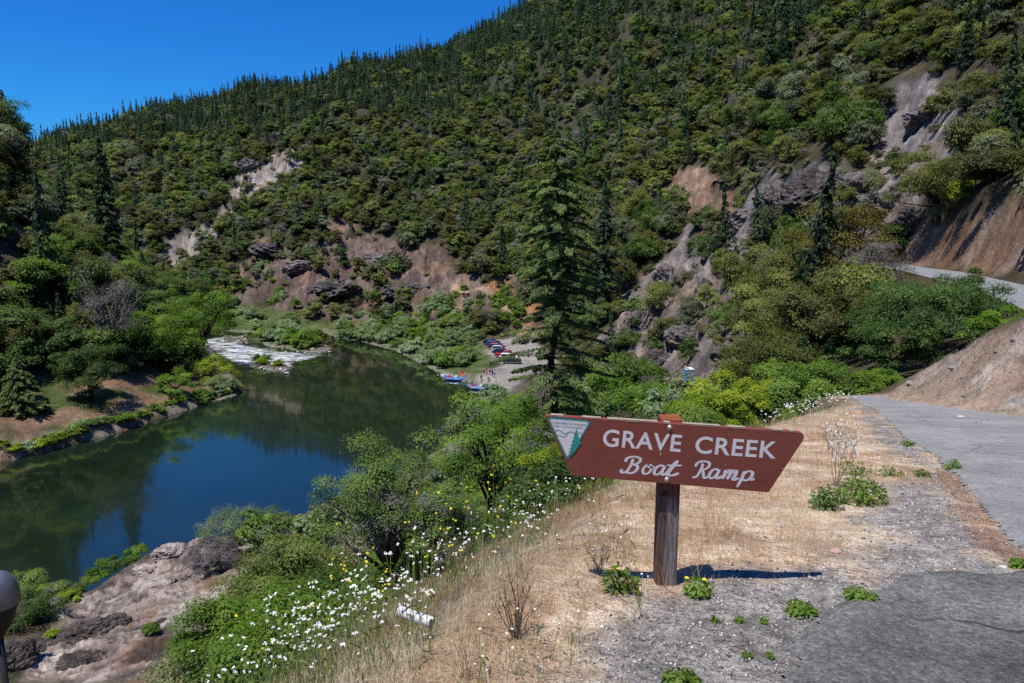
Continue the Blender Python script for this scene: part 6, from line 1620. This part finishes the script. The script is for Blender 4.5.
def person(px, py, label, shirt, shorts, pose, rz, h=1.72):
    p = at_z(px, py, 1.65); t = empty('person', (p[0], p[1], hgt(p[0], p[1])), rz); tag(t, label, 'person', None); k = h / 1.72
    fw = .10 if pose == 'walk' else .02
    J = {'pel': (0, 0, .93), 'bel': (0, 0, 1.08), 'che': (0, 0, 1.30), 'nec': (0, .005, 1.46), 'hd0': (0, .01, 1.55), 'hd1': (0, .02, 1.68)}
    for s, n in ((-1, 'l'), (1, 'r')):
        f = fw * s; up = pose == 'wave' and s > 0; bent = pose == 'bent'
        J.update({n + 'hip': (s * .10, 0, .90), n + 'kn': (s * .11, f * 1.2 + .02, .50), n + 'an': (s * .11, f * 1.6 - .02, .09), n + 'toe': (s * .13, f * 1.6 + .13, .04), n + 'sh': (s * .18, 0, 1.39),
                  n + 'el': (s * .26, .03, 1.13) if not up else (s * .34, .1, 1.42), n + 'wr': (s * .25, (.16 if pose == 'carry' else .06) - f, .90 if pose != 'carry' else 1.05) if not up else (s * .32, .15, 1.68),
                  n + 'ha': (s * .25, (.24 if pose == 'carry' else .09) - f, .80 if pose != 'carry' else 1.06) if not up else (s * .32, .17, 1.80)})
    keys = list(J); ix = {q: i for i, q in enumerate(keys)}
    E = [('pel', 'bel'), ('bel', 'che'), ('che', 'nec'), ('nec', 'hd0'), ('hd0', 'hd1')]
    for n in 'lr': E += [('pel', n + 'hip'), (n + 'hip', n + 'kn'), (n + 'kn', n + 'an'), (n + 'an', n + 'toe'), ('che', n + 'sh'), (n + 'sh', n + 'el'), (n + 'el', n + 'wr'), (n + 'wr', n + 'ha')]
    rad = {'pel': .13, 'bel': .125, 'che': .145, 'nec': .055, 'hd0': .075, 'hd1': .085, 'hip': .085, 'kn': .055, 'an': .038, 'toe': .035, 'sh': .06, 'el': .042, 'wr': .03, 'ha': .035}
    body = skin_mesh('body', [tuple(c * k for c in J[q]) for q in keys], [(ix[a], ix[b]) for a, b in E], [rad.get(q, rad.get(q[1:], .05)) * k for q in keys], SKINM[int(px) % 2])
    b = link(bpy.data.objects.new('body', body), t)
    sk = [q for q in ('bel', 'che', 'lsh', 'rsh', 'lel', 'rel')]; pts_ = {q: J[q] for q in sk}; pts_['bel'] = (0, 0, .96)
    for n in 'lr': pts_[n + 'el'] = tuple(np.array(J[n + 'sh']) * .45 + np.array(J[n + 'el']) * .55)
    kk = list(pts_); i2 = {q: i for i, q in enumerate(kk)}
    sm = skin_mesh('shirt', [tuple(c * k for c in pts_[q]) for q in kk], [(i2[a], i2[b_]) for a, b_ in (('bel', 'che'), ('che', 'lsh'), ('che', 'rsh'), ('lsh', 'lel'), ('rsh', 'rel'))], [{'bel': .150, 'che': .165}.get(q, .075 if 'sh' in q else .065) * k for q in kk], shirt)
    link(bpy.data.objects.new('shirt', sm), t)
    q3 = [(0, 0, .95), J['lhip'], J['rhip'], tuple(np.array(J['lhip']) * .15 + np.array(J['lkn']) * .85), tuple(np.array(J['rhip']) * .15 + np.array(J['rkn']) * .85)]
    link(bpy.data.objects.new('shorts', skin_mesh('shorts', [tuple(c * k for c in q) for q in q3], [(0, 1), (0, 2), (1, 3), (2, 4)], [.15 * k, .10 * k, .10 * k, .08 * k, .08 * k], shorts)), t)
    MB().lathe([(0, .115), (.05, .105), (.085, .07), (.098, .02), (.092, -.03), (.08, -.06)], (0, -.005 * k, 1.655 * k), 12).build('hair', HAIRM[int(px) % 2], t, True)
    return t
CL = {k: mat_simple('cloth_' + k, c, .85, 0, .15, 8) for k, c in (('red', (.5, .03, .03)), ('orange', (.6, .16, .03)), ('white', (.7, .7, .72)), ('lilac', (.42, .36, .55)), ('navy', (.02, .03, .10)), ('grey', (.2, .2, .22)), ('tan', (.32, .24, .15)), ('blue', (.06, .14, .4)))}
for a in [(481.5, 376.8, 'person in a red shirt at the left end of the group on the landing', 'red', 'grey', 'stand', .4), (484, 375.0, 'person in an orange life jacket among the group on the landing', 'orange', 'navy', 'carry', 2.2), (486.5, 376.3, 'person in a red top and tan shorts in the middle of the group', 'red', 'tan', 'walk', -1.0),
          (488.6, 378.2, 'person in a white shirt nearest the water in the group', 'white', 'grey', 'stand', 2.9), (490.0, 375.2, 'person in a lilac top in the group on the landing', 'lilac', 'navy', 'wave', .9), (492.3, 376.8, 'person in dark navy clothes at the right of the group', 'navy', 'navy', 'walk', -2.0),
          (494.6, 377.6, 'person in a white top and blue shorts at the right end of the group', 'white', 'blue', 'stand', 1.4), (485.5, 382.2, 'person in a tan shirt standing beside the nearest raft', 'tan', 'grey', 'carry', 3.0)]:
    person(a[0], a[1], a[2], CL[a[3]], CL[a[4]], a[5], a[6])

# portable toilet in the gully
M_PT = mat_simple('toilet_blue', (.10, .36, .62), .5, 0, .08, 3); M_PTW = mat_simple('toilet_white', (.8, .82, .84), .5, 0, .05, 3)
p = hit(688.5, 383, 60, 300); zg = p[2]
print('TOILET', p)
pt = empty('portable_toilet', (p[0], p[1], zg), .12); tag(pt, 'small blue portable toilet with a white roof among the gully bushes', 'portable toilet')
MB().box((0, 0, .08), (.6, .6, .10)).build('base', M_PTW, pt); MB().box((0, 0, 1.14), (.55, .55, .96)).build('cabin', M_PT, pt, False, .03)
MB().box((0, 0, 2.2), (.62, .62, .10), 0, .8).build('roof', M_PTW, pt, False, .03)
dr = MB().box((0, -.565, 1.08), (.36, .012, .82)).build('door', mat_simple('toilet_blue_pale', (.25, .50, .70), .5, 0, .08, 3), pt); MB().box((.26, -.585, 1.1), (.03, .012, .08)).build('handle', M_DARKM, dr)
MB().tube([(-.4, .4, 2.2), (-.4, .4, 2.6)], .05, 8).build('vent_pipe', M_PTW, pt)
